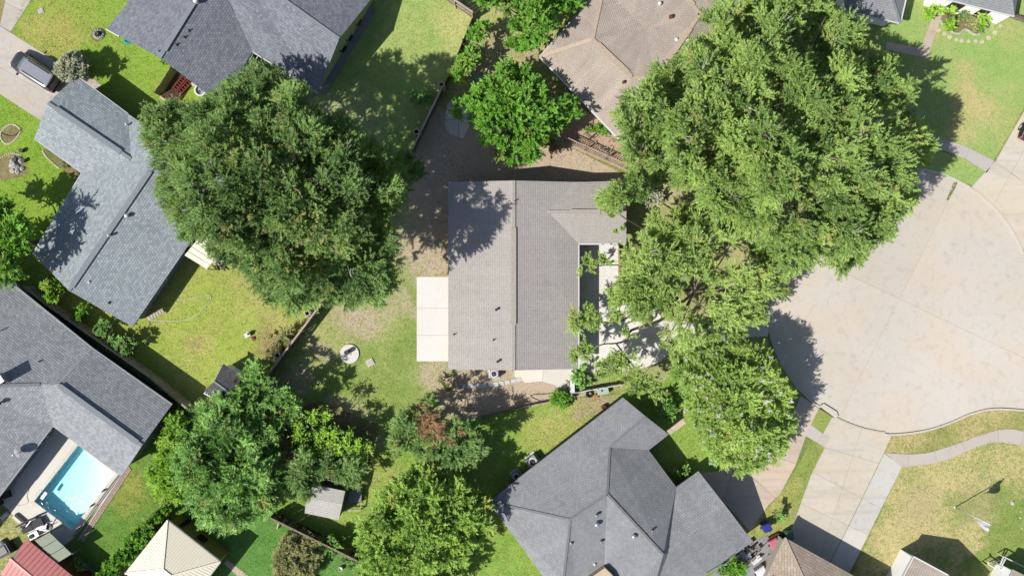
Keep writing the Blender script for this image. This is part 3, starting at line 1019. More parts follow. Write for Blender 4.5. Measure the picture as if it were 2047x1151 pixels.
# --- centre house
E = 2.6
h1 = House('brick_house', 'light tan shingled house in the middle with an L-shaped gable roof', 'house', (1027, 560), {
    'A': (896, 364, E), 'B': (1027, 361, 4.2), 'C': (1027, 740, 4.2), 'Z': (896, 738, E), 'D': (1157, 737, E),
    'V1': (1157, 488, E), 'J': (1096, 423, 3.4), 'V2': (1147, 364, 2.7), 'G': (1252, 488, E), 'R': (1252, 424, 3.4), 'F': (1250, 362, E)},
    [['A', 'B', 'C', 'Z'], ['B', 'C', 'D', 'V1', 'J', 'V2'], ['J', 'V1', 'G', 'R'], ['V2', 'J', 'R', 'F']], 'shingle_tan', 'brick_wall', 'cap_light')
h1.walls(['A', 'B', 'V2', 'F', 'R', 'G', 'V1', 'D', 'C', 'Z'], .55)
h1.caps([('B', 'C'), ('J', 'R')], 'cap_light')
h1.ridge_vent((1024, 455), (1024, 648), 'cap_light')
h1.ridge_vent((1141, 422), (1200, 422), 'cap_light')
for q in ((992, 619), (995, 722)):
    h1.turbine(q[0], q[1], .11, .55, 'lead')
for q in ((987, 679), (908, 668), (1029, 402)):
    h1.pipe(q[0], q[1], .05, .3)
h1.edge_trim([('V1', 'D'), ('V1', 'G')], 'fascia_white')

# --- left house (blue grey)
h2 = House('shingle_house', 'blue-grey shingled L-shaped house beside the driveway with the parked car', 'house', (210, 400), {
    'N': (153, 152, 2.6), 'R1': (96, 206, 3.9), 'Wc': (68, 277, 2.6), 'K': (163, 346, 2.6), 'J': (262, 318, 3.85), 'V': (256, 228, 2.6),
    'T': (340, 284, 4.5), 'S1': (65, 507, 2.6), 'R2': (138, 581, 4.5), 'S2': (265, 653, 2.6), 'X': (462, 365, 2.6)},
    [['N', 'R1', 'J', 'V'], ['R1', 'Wc', 'K', 'J'], ['K', 'S1', 'R2', 'T', 'V', 'J'], ['R2', 'S2', 'X', 'T']], 'shingle_blue', 'wall_grey', 'fascia_grey')
h2.walls(['N', 'R1', 'Wc', 'K', 'S1', 'R2', 'S2', 'X', 'T', 'V'], .45)
h2.caps([('R1', 'J'), ('R2', 'T')], 'cap_grey')
h2.ridge_vent((112, 217), (240, 307), 'cap_grey', .45)
h2.ridge_vent((143, 573), (300, 342), 'cap_grey', .45)
h2.turbine(256, 432, .17, .5, 'white_metal'); h2.turbine(222, 471, .11, .6, 'white_metal'); h2.turbine(256, 250, .11, .5, 'white_metal')
h2.pipe(178, 563, .07, .12, 'white_metal'); h2.pipe(218, 605, .06, .2)
h2.edge_trim([('N', 'V'), ('Wc', 'K'), ('K', 'S1')], 'fascia_white', .08, .12)
for e, a, b in ((6, .1, .2), (6, .35, .5)):
    pass

# --- pool house, lower left
h3 = House('pool_house', 'grey shingled house wrapping around the swimming pool', 'house', (100, 780), {
    'A': (-90, 482, 2.6), 'B': (24, 566, 2.6), 'C': (185, 696, 2.6), 'D': (344, 808, 2.6), 'M1': (284, 890, 4.4), 'M0': (116, 768, 4.45), 'L0': (80, 768, 4.3),
    'L1': (-10, 771, 5.2), 'L2': (-90, 774, 5.8), 'E': (243, 952, 2.6), 'F': (105, 852, 2.6), 'G': (-6, 998, 2.6), 'H': (-90, 1108, 2.6), 'Q': (-150, 860, 5.8)},
    [['A', 'B', 'C', 'L0', 'L1', 'L2'], ['C', 'D', 'M1', 'M0'], ['C', 'M0', 'L0'], ['M0', 'M1', 'E', 'F'], ['M0', 'F', 'L0'], ['L0', 'F', 'G', 'H', 'Q', 'L2', 'L1']], 'shingle_grey', 'wall_grey', 'fascia_grey')
h3.walls(['B', 'C', 'D', 'M1', 'E', 'F', 'G', 'H', 'A'], .5)
n3 = len(h3.wq)
h3.caps([('M0', 'M1'), ('L0', 'L1'), ('L1', 'L2')], 'cap_grey')
h3.ridge_vent((120, 771), (276, 884), 'cap_grey', .45)
h3.edge_trim([('B', 'C'), ('C', 'D'), ('F', 'G')], 'fascia_grey')
p = h3.hit(12, 757)
m = MB(); m.box((p.x-.2, p.y, p.z+.35), (.95, .75, 1.3), .6); m.build('chimney', MAT['galv'], h3.root)
m = MB(); m.box((p.x-.2, p.y, p.z+1.08), (1.15, .95, .12), .6); m.cyl((p.x-.2, p.y, p.z+1.1), .2, .3, 12); m.build('chimney_cap', MAT['white_metal'], h3.root)
h3.turbine(-2, 806, .2, .45, 'lead'); h3.pipe(80, 722, .06, .25); h3.pipe(2, 661, .05, .5, 'white_metal')
# windows seen along the north-east wall
for tt in ((.42, .52), (.55, .63), (.78, .88), (.90, .96)):
    pass

# --- top left house
h4 = House('slate_house', 'dark slate-blue shingled house with cross gables at the top edge', 'house', (450, 40), {
    'A': (213, 58, 2.6), 'B': (300, -50, 2.6), 'R0': (320, 116, 5.0), 'R1': (440, -78, 5.0), 'C': (440, 208, 2.6), 'V': (505, 104, 2.6), 'U': (440, -40, 4.68),
    'E': (635, 186, 2.6), 'G': (678, 78, 5.0), 'G1': (470, -70, 5.0), 'F': (760, -24, 2.6), 'F1': (690, -90, 2.6)},
    [['A', 'R0', 'R1', 'B'], ['R0', 'C', 'V', 'U', 'R1'], ['V', 'E', 'G', 'G1', 'U'], ['G', 'F', 'F1', 'G1']], 'shingle_slate', 'wall_green', 'fascia_grey')
h4.walls(['A', 'R0', 'C', 'V', 'E', 'G', 'F', 'F1', 'B'], .75)
h4.caps([('R0', 'R1'), ('G', 'G1')], 'cap_grey', .26)
h4.ridge_vent((331, 102), (388, 8), 'cap_grey')
h4.turbine(395, 6, .2, .7, 'white_metal')
for q in ((378, 62), (369, 75), (353, 90)):
    h4.pipe(q[0], q[1], .06, .28)
h4.pipe(319, 103, .05, .2)
h4.edge_trim([('V', 'E')], 'fascia_white', .08, .14)
m = MB(); a = h4.p['A']; b = a.lerp(h4.p['R0'], .22); m.beam(a+Vector((-.05, -.05, -.05)), b+Vector((-.05, -.05, -.35)), .08, .14); m.build('white_gutter', MAT['white_metal'], h4.root)
for i in range(4):
    m = MB(); m.beam(W(506+i*9, 108+i*6, 2.4), W(498+i*9, 122+i*6, 2.4), .06, .1); m.build('rafter', MAT['white_metal'], h4.root)
m = MB(); m.beam(W(504, 104, 2.45), W(552, 134, 2.45), .08, .1); m.build('rafter_beam', MAT['white_metal'], h4.root)

# --- brown hip house at the top
h5 = House('brown_hip_house', 'brown hip-roofed house with pale ridge lines at the top edge', 'house', (1270, 70), {
    'W': (1079, 114, 2.6), 'NW': (1196, -18, 2.6), 'N': (1250, -80, 2.6), 'H': (1184, 79, 4.6), 'Hn': (1206, -24, 4.3), 'S': (1246, 288, 2.6), 'R1': (1264, 155, 4.6), 'R2': (1310, 155, 4.6),
    'R3': (1399, 29, 4.6), 'R4': (1340, -45, 4.6), 'Cc': (1292, 60, 4.0), 'SE': (1330, 300, 2.6), 'EE': (1515, 80, 2.6), 'R5': (1460, 30, 4.4), 'NE': (1530, -60, 2.6)},
    [['W', 'H', 'Hn', 'NW'], ['W', 'S', 'R1', 'H'], ['Hn', 'H', 'Cc'], ['H', 'R1', 'Cc'], ['R1', 'R2', 'Cc'], ['R2', 'R3', 'Cc'], ['R3', 'R4', 'Cc'], ['R4', 'Hn', 'Cc'],
     ['S', 'SE', 'R2', 'R1'], ['SE', 'EE', 'R5', 'R3', 'R2'], ['R5', 'EE', 'NE'], ['R5', 'NE', 'R4', 'R3']], 'shingle_brown', 'wall_cream', 'fascia_white')
h5.walls(['W', 'S', 'SE', 'EE', 'NE', 'N', 'NW'], .5)
h5.caps([('W', 'H'), ('H', 'Hn'), ('H', 'R1'), ('R1', 'R2'), ('R2', 'R3'), ('R3', 'R5'), ('R3', 'R4')], 'cap_tan', .34, .06)
h5.ridge_vent((1196, 88), (1256, 145), 'cap_tan', .5); h5.ridge_vent((1322, 128), (1384, 60), 'cap_tan', .5); h5.ridge_vent((1372, 2), (1384, 13), 'cap_tan', .5)
h5.turbine(1340, 36, .17, .5, 'rust'); h5.turbine(1246, 166, .13, .45, 'rust'); h5.turbine(1374, 84, .16, .5, 'white_metal'); h5.turbine(1318, 9, .16, .4, 'white_metal'); h5.pipe(1353, 79, .1, .15, 'white_metal')
h5.edge_trim([('W', 'NW'), ('W', 'S')], 'white_metal', .14, .16)

# --- dark house, lower right
h6 = House('dark_shingle_house', 'large dark grey house with many hips below the middle of the picture', 'house', (1240, 1000), {
    'N': (1245, 794, 2.7), 'NR': (1291, 832, 3.85), 'NE': (1337, 868, 2.7), 'I1': (1297, 899, 2.7), 'P': (1219, 894, 3.85), 'J0': (1214, 987, 5.0), 'J1': (1140, 1038, 5.0),
    'Wc': (976, 1002, 2.7), 'SW': (1155, 1245, 2.7), 'HS': (1126, 1160, 4.0), 'I2': (1352, 973, 2.7), 'CR': (1326, 1108, 5.0), 'VS': (1208, 1128, 3.6), 'GN': (1396, 941, 2.7), 'GR': (1451, 1011, 4.35), 'GE': (1505, 1082, 2.7),
    'GJ': (1336, 1104, 4.35), 'GS': (1360, 1185, 2.7), 'CS': (1290, 1230, 2.7), 'Sx': (1210, 1240, 2.7)},
    [['N', 'NR', 'P', 'J0', 'J1', 'Wc'], ['NR', 'NE', 'I1', 'P'], ['P', 'I1', 'I2', 'GJ', 'CR', 'J0'], ['Wc', 'J1', 'HS', 'SW'], ['J1', 'J0', 'VS', 'Sx', 'SW', 'HS'], ['J0', 'CR', 'CS', 'Sx', 'VS'],
     ['I2', 'GN', 'GR', 'GJ'], ['GR', 'GE', 'GS', 'CS', 'CR', 'GJ']], 'shingle_dark', 'brick_wall', 'fascia_grey')
h6.walls(['N', 'NR', 'NE', 'I1', 'I2', 'GN', 'GR', 'GE', 'GS', 'CS', 'Sx', 'SW', 'Wc'], .5)
h6.caps([('P', 'J0'), ('J0', 'J1'), ('J1', 'Wc'), ('J0', 'CR'), ('NR', 'P'), ('J1', 'HS')], 'cap_dark', .2, .03)
h6.turbine(1192, 1028, .14, .5); h6.turbine(1193, 1046, .2, .5, 'galv'); h6.turbine(1267, 1070, .2, .45, 'galv'); h6.turbine(1302, 1057, .1, .7, 'galv'); h6.pipe(1308, 1036, .05, .3, 'white_metal')
h6.turbine(1201, 1081, .13, .4, 'galv'); h6.pipe(1142, 1085, .08, .2, 'galv'); h6.pipe(1189, 1127, .07, .15, 'white_metal')
a = h6.hit(1206, 1128)
m = MB(); m.prism([tuple(h6.hit(x, y)[:2]) for x, y in ((1176, 1150), (1207, 1128), (1222, 1142), (1232, 1165), (1190, 1170))], 3.3, 4.4)
m.build('plywood_hatch', MAT['ply'], h6.root)
m = MB(); m.tube(spline([tuple(h6.hit(x, y) + Vector((0, 0, .06))) for x, y in ((1494, 1070), (1478, 1090), (1462, 1115), (1440, 1132), (1412, 1145))], 3), .035, 5); m.build('roof_cable', MAT['galv'], h6.root)
h6.edge_trim([('Wc', 'N')], 'black', .1, .12)

# --- brown house at the bottom right
h7 = House('tan_row_house', 'tan shingled hip roof at the bottom edge beside the wide driveway', 'house', (1600, 1180), {
    'N': (1569, 1074, 2.7), 'Wc': (1490, 1246, 2.7), 'E': (1800, 1202, 2.7), 'H': (1625, 1196, 4.2), 'H2': (1740, 1262, 4.2), 'S': (1570, 1300, 2.7), 'S2': (1700, 1330, 2.7)},
    [['N', 'E', 'H2', 'H'], ['N', 'H', 'S', 'Wc'], ['H', 'H2', 'S2', 'S'], ['E', 'S2', 'H2']], 'shingle_tan_row', 'wall_cream', 'fascia_white')
h7.walls(['N', 'E', 'S2', 'S', 'Wc'], .35)
h7.caps([('N', 'H')], 'cap_tan', .2, .02)
for x in (1544, 1549, 1553):
    h7.pipe(x, 1149, .05, .25)

h8 = House('tan_gable_house', 'tan gable roof with bright white wall at the bottom edge near the flagpole', 'house', (1870, 1170), {
    'A': (1827, 1112, 2.6), 'B': (1896, 1149, 4.0), 'C': (1968, 1188, 2.6), 'D': (1768, 1222, 2.6), 'Eg': (1838, 1262, 4.0), 'F': (1905, 1300, 2.6)},
    [['A', 'B', 'Eg', 'D'], ['B', 'C', 'F', 'Eg']], 'shingle_brown', 'wall_white', 'fascia_white')
h8.walls(['A', 'B', 'C', 'F', 'Eg', 'D'], .12)
h8.edge_trim([('A', 'D'), ('A', 'B')], 'fascia_white', .1, .16)

h9 = House('corner_porch', 'tan porch roof with white railings cut by the bottom right corner', 'porch', (2040, 1160), {
    'A': (2026, 1138, 2.6), 'B': (2100, 1175, 3.4), 'C': (1990, 1210, 2.6), 'D': (2064, 1250, 3.4)},
    [['A', 'B', 'D', 'C']], 'shingle_brown', 'wall_white', 'fascia_white')
h9.walls(['A', 'B', 'D', 'C'], .15)
for a, b in (((1976, 1128), (1990, 1136)), ((1976, 1128), (1974, 1122)), ((1990, 1130), (2012, 1146)), ((1999, 1128), (2006, 1112)), ((2006, 1112), (2047, 1132)), ((2002, 1130), (2010, 1116)), ((1994, 1128), (2014, 1142))):
    m = MB(); m.beam(W(*a, 1.0), W(*b, 1.0), .09, .09)
    m.beam(W(*a, 1.0), W(*a, 1.0)+Vector((0, 0, -1)), .07, .07); m.build('railing', MAT['white_metal'], h9.root)

# --- top right houses
h10 = House('grey_corner_house', 'grey hip roof with white gutters at the top edge behind the oak', 'house', (1770, -10), {
    'S': (1800, 47, 2.6), 'E': (1818, -30, 2.6), 'Wc': (1690, 22, 2.6), 'H': (1772, -40, 4.2), 'H2': (1710, -60, 4.2), 'N': (1680, -60, 2.6), 'NE': (1825, -80, 2.6)},
    [['S', 'E', 'NE', 'H'], ['S', 'H', 'H2', 'Wc'], ['Wc', 'H2', 'N']], 'shingle_dark', 'wall_white', 'fascia_white')
h10.walls(['S', 'E', 'NE', 'N', 'Wc'], .45)
h10.edge_trim([('S', 'E'), ('S', 'Wc')], 'white_metal', .12, .14)
h10.caps([('S', 'H')], 'cap_grey', .22)
h11 = House('white_sided_house', 'grey roof over a bright white front wall behind the flower bed', 'house', (1960, -20), {
    'A': (1872, -6, 2.6), 'B': (2028, 33, 2.6), 'C': (2044, -60, 2.6), 'D': (1885, -90, 2.6), 'H': (2020, -45, 4.2), 'H2': (1900, -70, 4.2)},
    [['A', 'B', 'H', 'H2'], ['B', 'C', 'H']], 'shingle_dark', 'wall_white', 'fascia_white')
h11.walls(['A', 'B', 'C', 'D'], .12)
nq = len(h11.wq)
def edge_facing(h, dx, dy):
    best = None
    for i in range(len(h.wq)):
        a, b = h.wq[i], h.wq[(i+1) % len(h.wq)]
        d = (b[0]-a[0], b[1]-a[1]); l = math.hypot(*d)
        if l < 1.5: continue
        s = (d[1]*dx - d[0]*dy)/l
        if best is None or s > best[0]: best = (s, i)
    return best[1]
ei = edge_facing(h11, -.2, -1)
h11.window(ei, .24, .40, 1.0, 2.1, 'black'); h11.window(ei, .62, .74, 1.0, 2.1, 'black')
h11.edge_trim([('A', 'B')], 'white_metal', .1, .14)
ei = edge_facing(h3, .6, .8)
for a, b in ((.34, .42), (.62, .70), (.72, .80), (.86, .92), (.93, .98)):
    h3.window(ei, 1-b, 1-a, .9, 2.1, 'fascia_white')
ei = edge_facing(h3, .8, -.6)
h3.window(ei, .55, .72, .5, 2.1, 'fascia_white'); h3.window(ei, .8, .95, .3, 2.1, 'fascia_white')
ei = edge_facing(h2, .8, -.6)
h2.window(ei, .2, .3, 1.0, 2.1); h2.window(ei, .5, .62, .2, 2.1)

# ------------------------------------------------------------------ outbuildings
# white metal hip roof with yellow walls
gz = House('yellow_outbuilding', 'yellow-walled outbuilding with a ribbed white metal hip roof', 'outbuilding', (345, 1110), {
    'N': (335, 1039, 3.0), 'E': (441, 1122, 3.0), 'Wc': (251, 1145, 3.0), 'S': (356, 1232, 3.0), 'R1': (326, 1137, 4.1), 'R2': (368, 1140, 4.1)},
    [], 'roof_white', 'wall_yellow', 'fascia_white')
gz.p['R2'] = gz.p['R1'] + (gz.p['E']-gz.p['N']).normalized()*.9
gz.walls(['N', 'E', 'S', 'Wc'], .18, 'wall_yellow')

def ribbed(h, quad, nrib, mat, thick=.05, rib=True, name='roof_panel'):
    """metal roof facet: panels run from the eave (a,b) up to the top edge (d,c)"""
    a, b, c, d = [h.p[k] if isinstance(k, str) else k for k in quad]
    for i in range(nrib):
        t0, t1 = i/nrib, (i+1)/nrib
        g = .06/nrib
        e0, e1 = a.lerp(b, t0+g), a.lerp(b, t1-g)
        # straight up the slope, stopped by the hips
        ed = (b-a).normalized()
        up = (d + c)/2 - (a + b)/2
        up = up - ed*up.dot(ed)
        def top(p):
            s = (p-a).dot(ed); L = (b-a).length
            sd_, sc_ = (d-a).dot(ed), (c-a).dot(ed)
            k = 1.0
            if s < sd_: k = min(k, s/max(sd_, 1e-6))
            if s > sc_: k = min(k, (L-s)/max(L-sc_, 1e-6))
            return p + up*max(k, .004)
        f0, f1 = top(e0), top(e1)
        z = Vector((0, 0, thick))
        m = MB()
        pts = [e0, e1, f1, f0]
        m.add(pts + [q + z for q in pts], [(3, 2, 1, 0), (4, 5, 6, 7), (0, 1, 5, 4), (1, 2, 6, 5), (2, 3, 7, 6), (3, 0, 4, 7)])
        m.beam(e1 + z*1.1, f1 + z*1.1, .03, .03)
        m.build(name, MAT[mat], h.root)
    m = MB(); m.add([a, b, c, d], [(0, 1, 2, 3)]); m.build('roof_deck', MAT['fascia_grey'], h.root)

ribbed(gz, ('N', 'E', 'R2', 'R1'), 26, 'roof_white')
ribbed(gz, ('Wc', 'N', 'R1', 'R1'), 26, 'roof_white')
ribbed(gz, ('E', 'S', 'R2', 'R2'), 24, 'roof_white')
ribbed(gz, ('S', 'Wc', 'R1', 'R2'), 24, 'roof_white')
gz.caps([('N', 'R1'), ('E', 'R2'), ('R1', 'R2'), ('Wc', 'R1')], 'roof_white', .16, .16)
gz.edge_trim([('N', 'E'), ('Wc', 'N'), ('E', 'S')], 'fascia_white', .1, .14)
ei = edge_facing(gz, .6, .8)
gz.window(ei, .38, .52, .9, 1.9, 'black'); gz.window(ei, .80, .86, .2, 2.1, 'wood_dark')

rb = House('red_barn', 'red ribbed metal roofed shed in the bottom left corner', 'shed', (40, 1140), {
    'A': (55, 1077, 2.5), 'B': (200, 1194, 2.5), 'C': (20, 1116, 3.2), 'D': (160, 1232, 3.2), 'Eg': (2, 1146, 2.5), 'F': (140, 1262, 2.5)}, [], 'roof_red', 'wall_cream', 'fascia_grey')
rb.walls(['A', 'C', 'Eg', 'F', 'D', 'B'], .2, 'rust')
ribbed(rb, ('B', 'A', 'C', 'D'), 20, 'roof_red')
ribbed(rb, ('Eg', 'F', 'D', 'C'), 20, 'roof_red')
rb.caps([('C', 'D')], 'roof_red', .2, .08)

aw = thing('patio_awning', 'pale green corrugated awning of three panels beside the red roof', 'awning', W(107, 1092))
a, b, c, d = W(70, 1079, 2.3), W(99, 1063, 2.1), W(145, 1106, 2.1), W(116, 1124, 2.3)
for i in range(3):
    t0, t1 = i/3+.008, (i+1)/3-.008
    p0, p1, p2, p3 = a.lerp(d, t0), a.lerp(d, t1), b.lerp(c, t1), b.lerp(c, t0)
    z = Vector((0, 0, .05 + .03*i))
    m = MB(); m.add([p0, p1, p2, p3, p0+z, p1+z, p2+z, p3+z], [(0, 1, 2, 3), (7, 6, 5, 4), (0, 4, 5, 1), (1, 5, 6, 2), (2, 6, 7, 3), (3, 7, 4, 0)])
    for k in range(1, 5):
        m.beam(p0.lerp(p1, k/5)+z, p3.lerp(p2, k/5)+z, .05, .03)
    m.build('awning_panel', MAT['awning_green'], aw)
for q in (a, b, c, d):
    m = MB(); m.beam(q, (q.x, q.y, 0), .09, .09); m.build('post', MAT['wood_grey'], aw)

# dark gabled garden shed
s1 = House('garden_shed', 'small dark grey gabled shed with white trim on the yellowish lawn', 'shed', (446, 765), {
    'A': (446, 727, 2.1), 'B': (484, 752, 2.1), 'C': (428, 762, 2.7), 'D': (466, 790, 2.7), 'Eg': (408, 780, 2.1), 'F': (446, 812, 2.1)},
    [['A', 'B', 'D', 'C'], ['C', 'D', 'F', 'Eg']], 'shingle_shed', 'wall_white', 'fascia_white', .1)
s1.walls(['A', 'C', 'Eg', 'F', 'D', 'B'], .15)
s1.caps([('C', 'D')], 'cap_grey', .16)
s1.edge_trim([('A', 'C')], 'fascia_white', .06, .1, 'trim')
m = MB()
a, b = W(408, 786, .9), W(432, 799, .9)
for i in range(6):
    p = a.lerp(b, i/5); m.beam(p, p+Vector((.25, .25, 0)), .06, .06)
m.beam(a, b, .07, .07); m.beam(a+Vector((.25, .25, 0)), b+Vector((.25, .25, 0)), .07, .07)
for q in (a, b): m.beam(q, (q.x, q.y, 0), .07, .07)
m.build('rack', MAT['white_metal'], s1.root)

s2 = House('lean_to_shed', 'pale grey shed with sloping roof under the feathery tree', 'shed', (655, 1000), {
    'A': (612, 995, 2.2), 'B': (617, 966, 2.7), 'C': (690, 981, 2.7), 'D': (677, 1039, 2.2), 'Eg': (609, 1025, 2.2), 'C2': (684, 1008, 2.7), 'B2': (612, 996, 2.7)},
    [['B2', 'C2', 'D', 'Eg'], ['B', 'C', 'C2', 'B2']], 'shingle_pale', 'wall_grey', 'fascia_grey', .1)
s2.p['B'].z = 2.2; 
s2.walls(['B', 'C', 'D', 'Eg'], .1)
fr = thing('swing_frame', 'bluish panel on a low wooden frame beside the pale shed', 'frame', W(706, 1000))
m = MB(); m.prism(P2([(700, 980), (723, 982), (722, 1002), (694, 1006)], .7), .66, .7); m.build('panel', MAT['concrete_grey'], fr)
for q in ((700, 980), (723, 982), (722, 1002), (720, 1020), (694, 1006)):
    g = W(*q, .64); m = MB(); m.beam(g, (g.x, g.y, 0), .08, .08); m.build('post', MAT['wood_pale'], fr)
for q0, q1 in (((722, 1002), (720, 1020)), ((690, 1020), (720, 1020)), ((694, 1018), (718, 1006))):
    m = MB(); m.beam(W(*q0, .60), W(*q1, .60), .08, .06); m.build('rail', MAT['wood_pale'], fr)

# white patio cover at the back of the left house
pc = thing('patio_cover', 'white ribbed patio cover at the edge of the big tree', 'awning', W(402, 512))
a, b, c, d = W(369, 511, 2.5), W(413, 538, 2.2), W(462, 478, 2.2), W(418, 450, 2.5)
for i in range(7):
    t0, t1 = i/7+.01, (i+1)/7-.01
    p0, p1, p2, p3 = a.lerp(d, t0), a.lerp(d, t1), b.lerp(c, t1), b.lerp(c, t0)
    z = Vector((0, 0, .05))
    m = MB(); m.add([p0, p1, p2, p3, p0+z, p1+z, p2+z, p3+z], [(0, 1, 2, 3), (7, 6, 5, 4), (0, 4, 5, 1), (1, 5, 6, 2), (2, 6, 7, 3), (3, 7, 4, 0)])
    m.beam(p1+z, p2+z, .05, .05)
    m.build('roof_panel', MAT['roof_white'], pc)
for q in (b, c):
    m = MB(); m.beam(q, (q.x, q.y, 0), .1, .1); m.build('post', MAT['white_metal'], pc)

# ------------------------------------------------------------------ trees and shrubs
KL = 1.0
def la(*c):
    return alb(*c, k=KL)
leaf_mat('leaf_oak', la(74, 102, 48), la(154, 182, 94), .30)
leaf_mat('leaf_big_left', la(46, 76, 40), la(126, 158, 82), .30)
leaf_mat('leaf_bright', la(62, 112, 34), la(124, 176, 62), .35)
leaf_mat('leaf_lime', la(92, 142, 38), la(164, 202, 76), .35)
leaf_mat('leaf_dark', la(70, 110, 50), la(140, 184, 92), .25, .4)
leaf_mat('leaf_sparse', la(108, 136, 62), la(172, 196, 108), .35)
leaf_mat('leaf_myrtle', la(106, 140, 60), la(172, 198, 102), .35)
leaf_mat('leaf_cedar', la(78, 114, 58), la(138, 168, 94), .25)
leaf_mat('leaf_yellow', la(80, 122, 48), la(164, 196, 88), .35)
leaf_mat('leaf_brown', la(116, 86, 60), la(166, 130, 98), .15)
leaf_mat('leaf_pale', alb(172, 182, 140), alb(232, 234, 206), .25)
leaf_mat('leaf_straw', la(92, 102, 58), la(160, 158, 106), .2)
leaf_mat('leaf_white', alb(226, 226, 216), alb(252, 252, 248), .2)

def in_poly(x, y, poly):
    r = np.zeros(x.shape, bool); n = len(poly)
    for i in range(n):
        x0, y0 = poly[i]; x1, y1 = poly[(i+1) % n]
        c = ((y0 > y) != (y1 > y)) & (x < (x1-x0)*(y-y0)/((y1-y0) or 1e-9) + x0)
        r ^= c
    return r

def edge_dist(x, y, poly):
    d = np.full(x.shape, 1e9); n = len(poly)
    for i in range(n):
        x0, y0 = poly[i]; x1, y1 = poly[(i+1) % n]
        dx, dy = x1-x0, y1-y0; L = dx*dx+dy*dy or 1e-9
        t = np.clip(((x-x0)*dx+(y-y0)*dy)/L, 0, 1)
        d = np.minimum(d, np.hypot(x-x0-t*dx, y-y0-t*dy))
    return d

def unit(v):
    return v/np.maximum(np.linalg.norm(v, axis=1, keepdims=True), 1e-9)

def leaf_mesh(name, cen, rad, outw, tone, rg, twigs, per, L, wd, mat, spread=.75, up=.5, flat=.35, start=.15):
    """sprays of small pointed leaves round each clump centre"""
    N = len(cen)
    c = np.repeat(cen, twigs, 0); r = np.repeat(rad, twigs); o = np.repeat(outw, twigs, 0); tn = np.repeat(tone, twigs)
    d = o + rg.normal(0, spread, c.shape); d[:, 2] += up
    d[:, 2] = np.where(d[:, 2] < -.35, -d[:, 2]*.5, d[:, 2])
    d = unit(d)
    r = r*rg.uniform(.5, 1.4, len(r))
    tw = tn + rg.normal(0, .10, len(tn))
    M = per
    t = np.tile(np.linspace(start, 1, M), len(c)) + rg.uniform(-.5, .5, len(c)*M)/M
    C = np.repeat(c, M, 0); D = np.repeat(d, M, 0); Rr = np.repeat(r, M); T = np.repeat(tw, M)
    pos = C + D*(Rr*t)[:, None]
    pos[:, 2] -= .22*Rr*t*t
    side = unit(np.cross(D, np.array([0, 0, 1.0])) + rg.normal(0, .05, D.shape))
    sg = np.where(np.arange(len(C)) % 2 == 0, 1.0, -1.0)
    ld = unit(D*.75 + side*(sg*rg.uniform(.3, 1.0, len(C)))[:, None] + rg.normal(0, .25, D.shape))
    nn = unit(np.array([-.35, -.2, 1.0]) + rg.normal(0, flat, D.shape) + D*.2)
    s = unit(np.cross(ld, nn))
    Ls = L*rg.uniform(.65, 1.35, len(C)); Ws = wd*rg.uniform(.7, 1.3, len(C))
    v = np.empty((len(C), 3, 3))
    v[:, 0] = pos + s*Ws[:, None]*.5; v[:, 1] = pos - s*Ws[:, None]*.5; v[:, 2] = pos + ld*Ls[:, None]
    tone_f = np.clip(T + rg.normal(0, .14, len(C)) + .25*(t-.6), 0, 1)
    n = len(C)
    me = bpy.data.meshes.new(name)
    me.vertices.add(n*3); me.loops.add(n*3); me.polygons.add(n)
    me.vertices.foreach_set('co', v.reshape(-1).astype(np.float32))
    me.loops.foreach_set('vertex_index', np.arange(n*3, dtype=np.int32))
    me.polygons.foreach_set('loop_start', np.arange(0, n*3, 3, dtype=np.int32))
    at = me.attributes.new('tone', 'FLOAT', 'FACE')
    at.data.foreach_set('value', tone_f.astype(np.float32))
    kd = np.repeat(np.repeat(np.where(rg.random(N) < .05, rg.uniform(.15, .5, N), 0), twigs), M) + np.where(rg.random(n) < .03, .5, 0)
    at = me.attributes.new('kind', 'FLOAT', 'FACE')
    at.data.foreach_set('value', np.clip(kd, 0, 1).astype(np.float32))
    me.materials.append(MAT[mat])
    me.update(calc_edges=True)
    return me

LEAVES = [0]

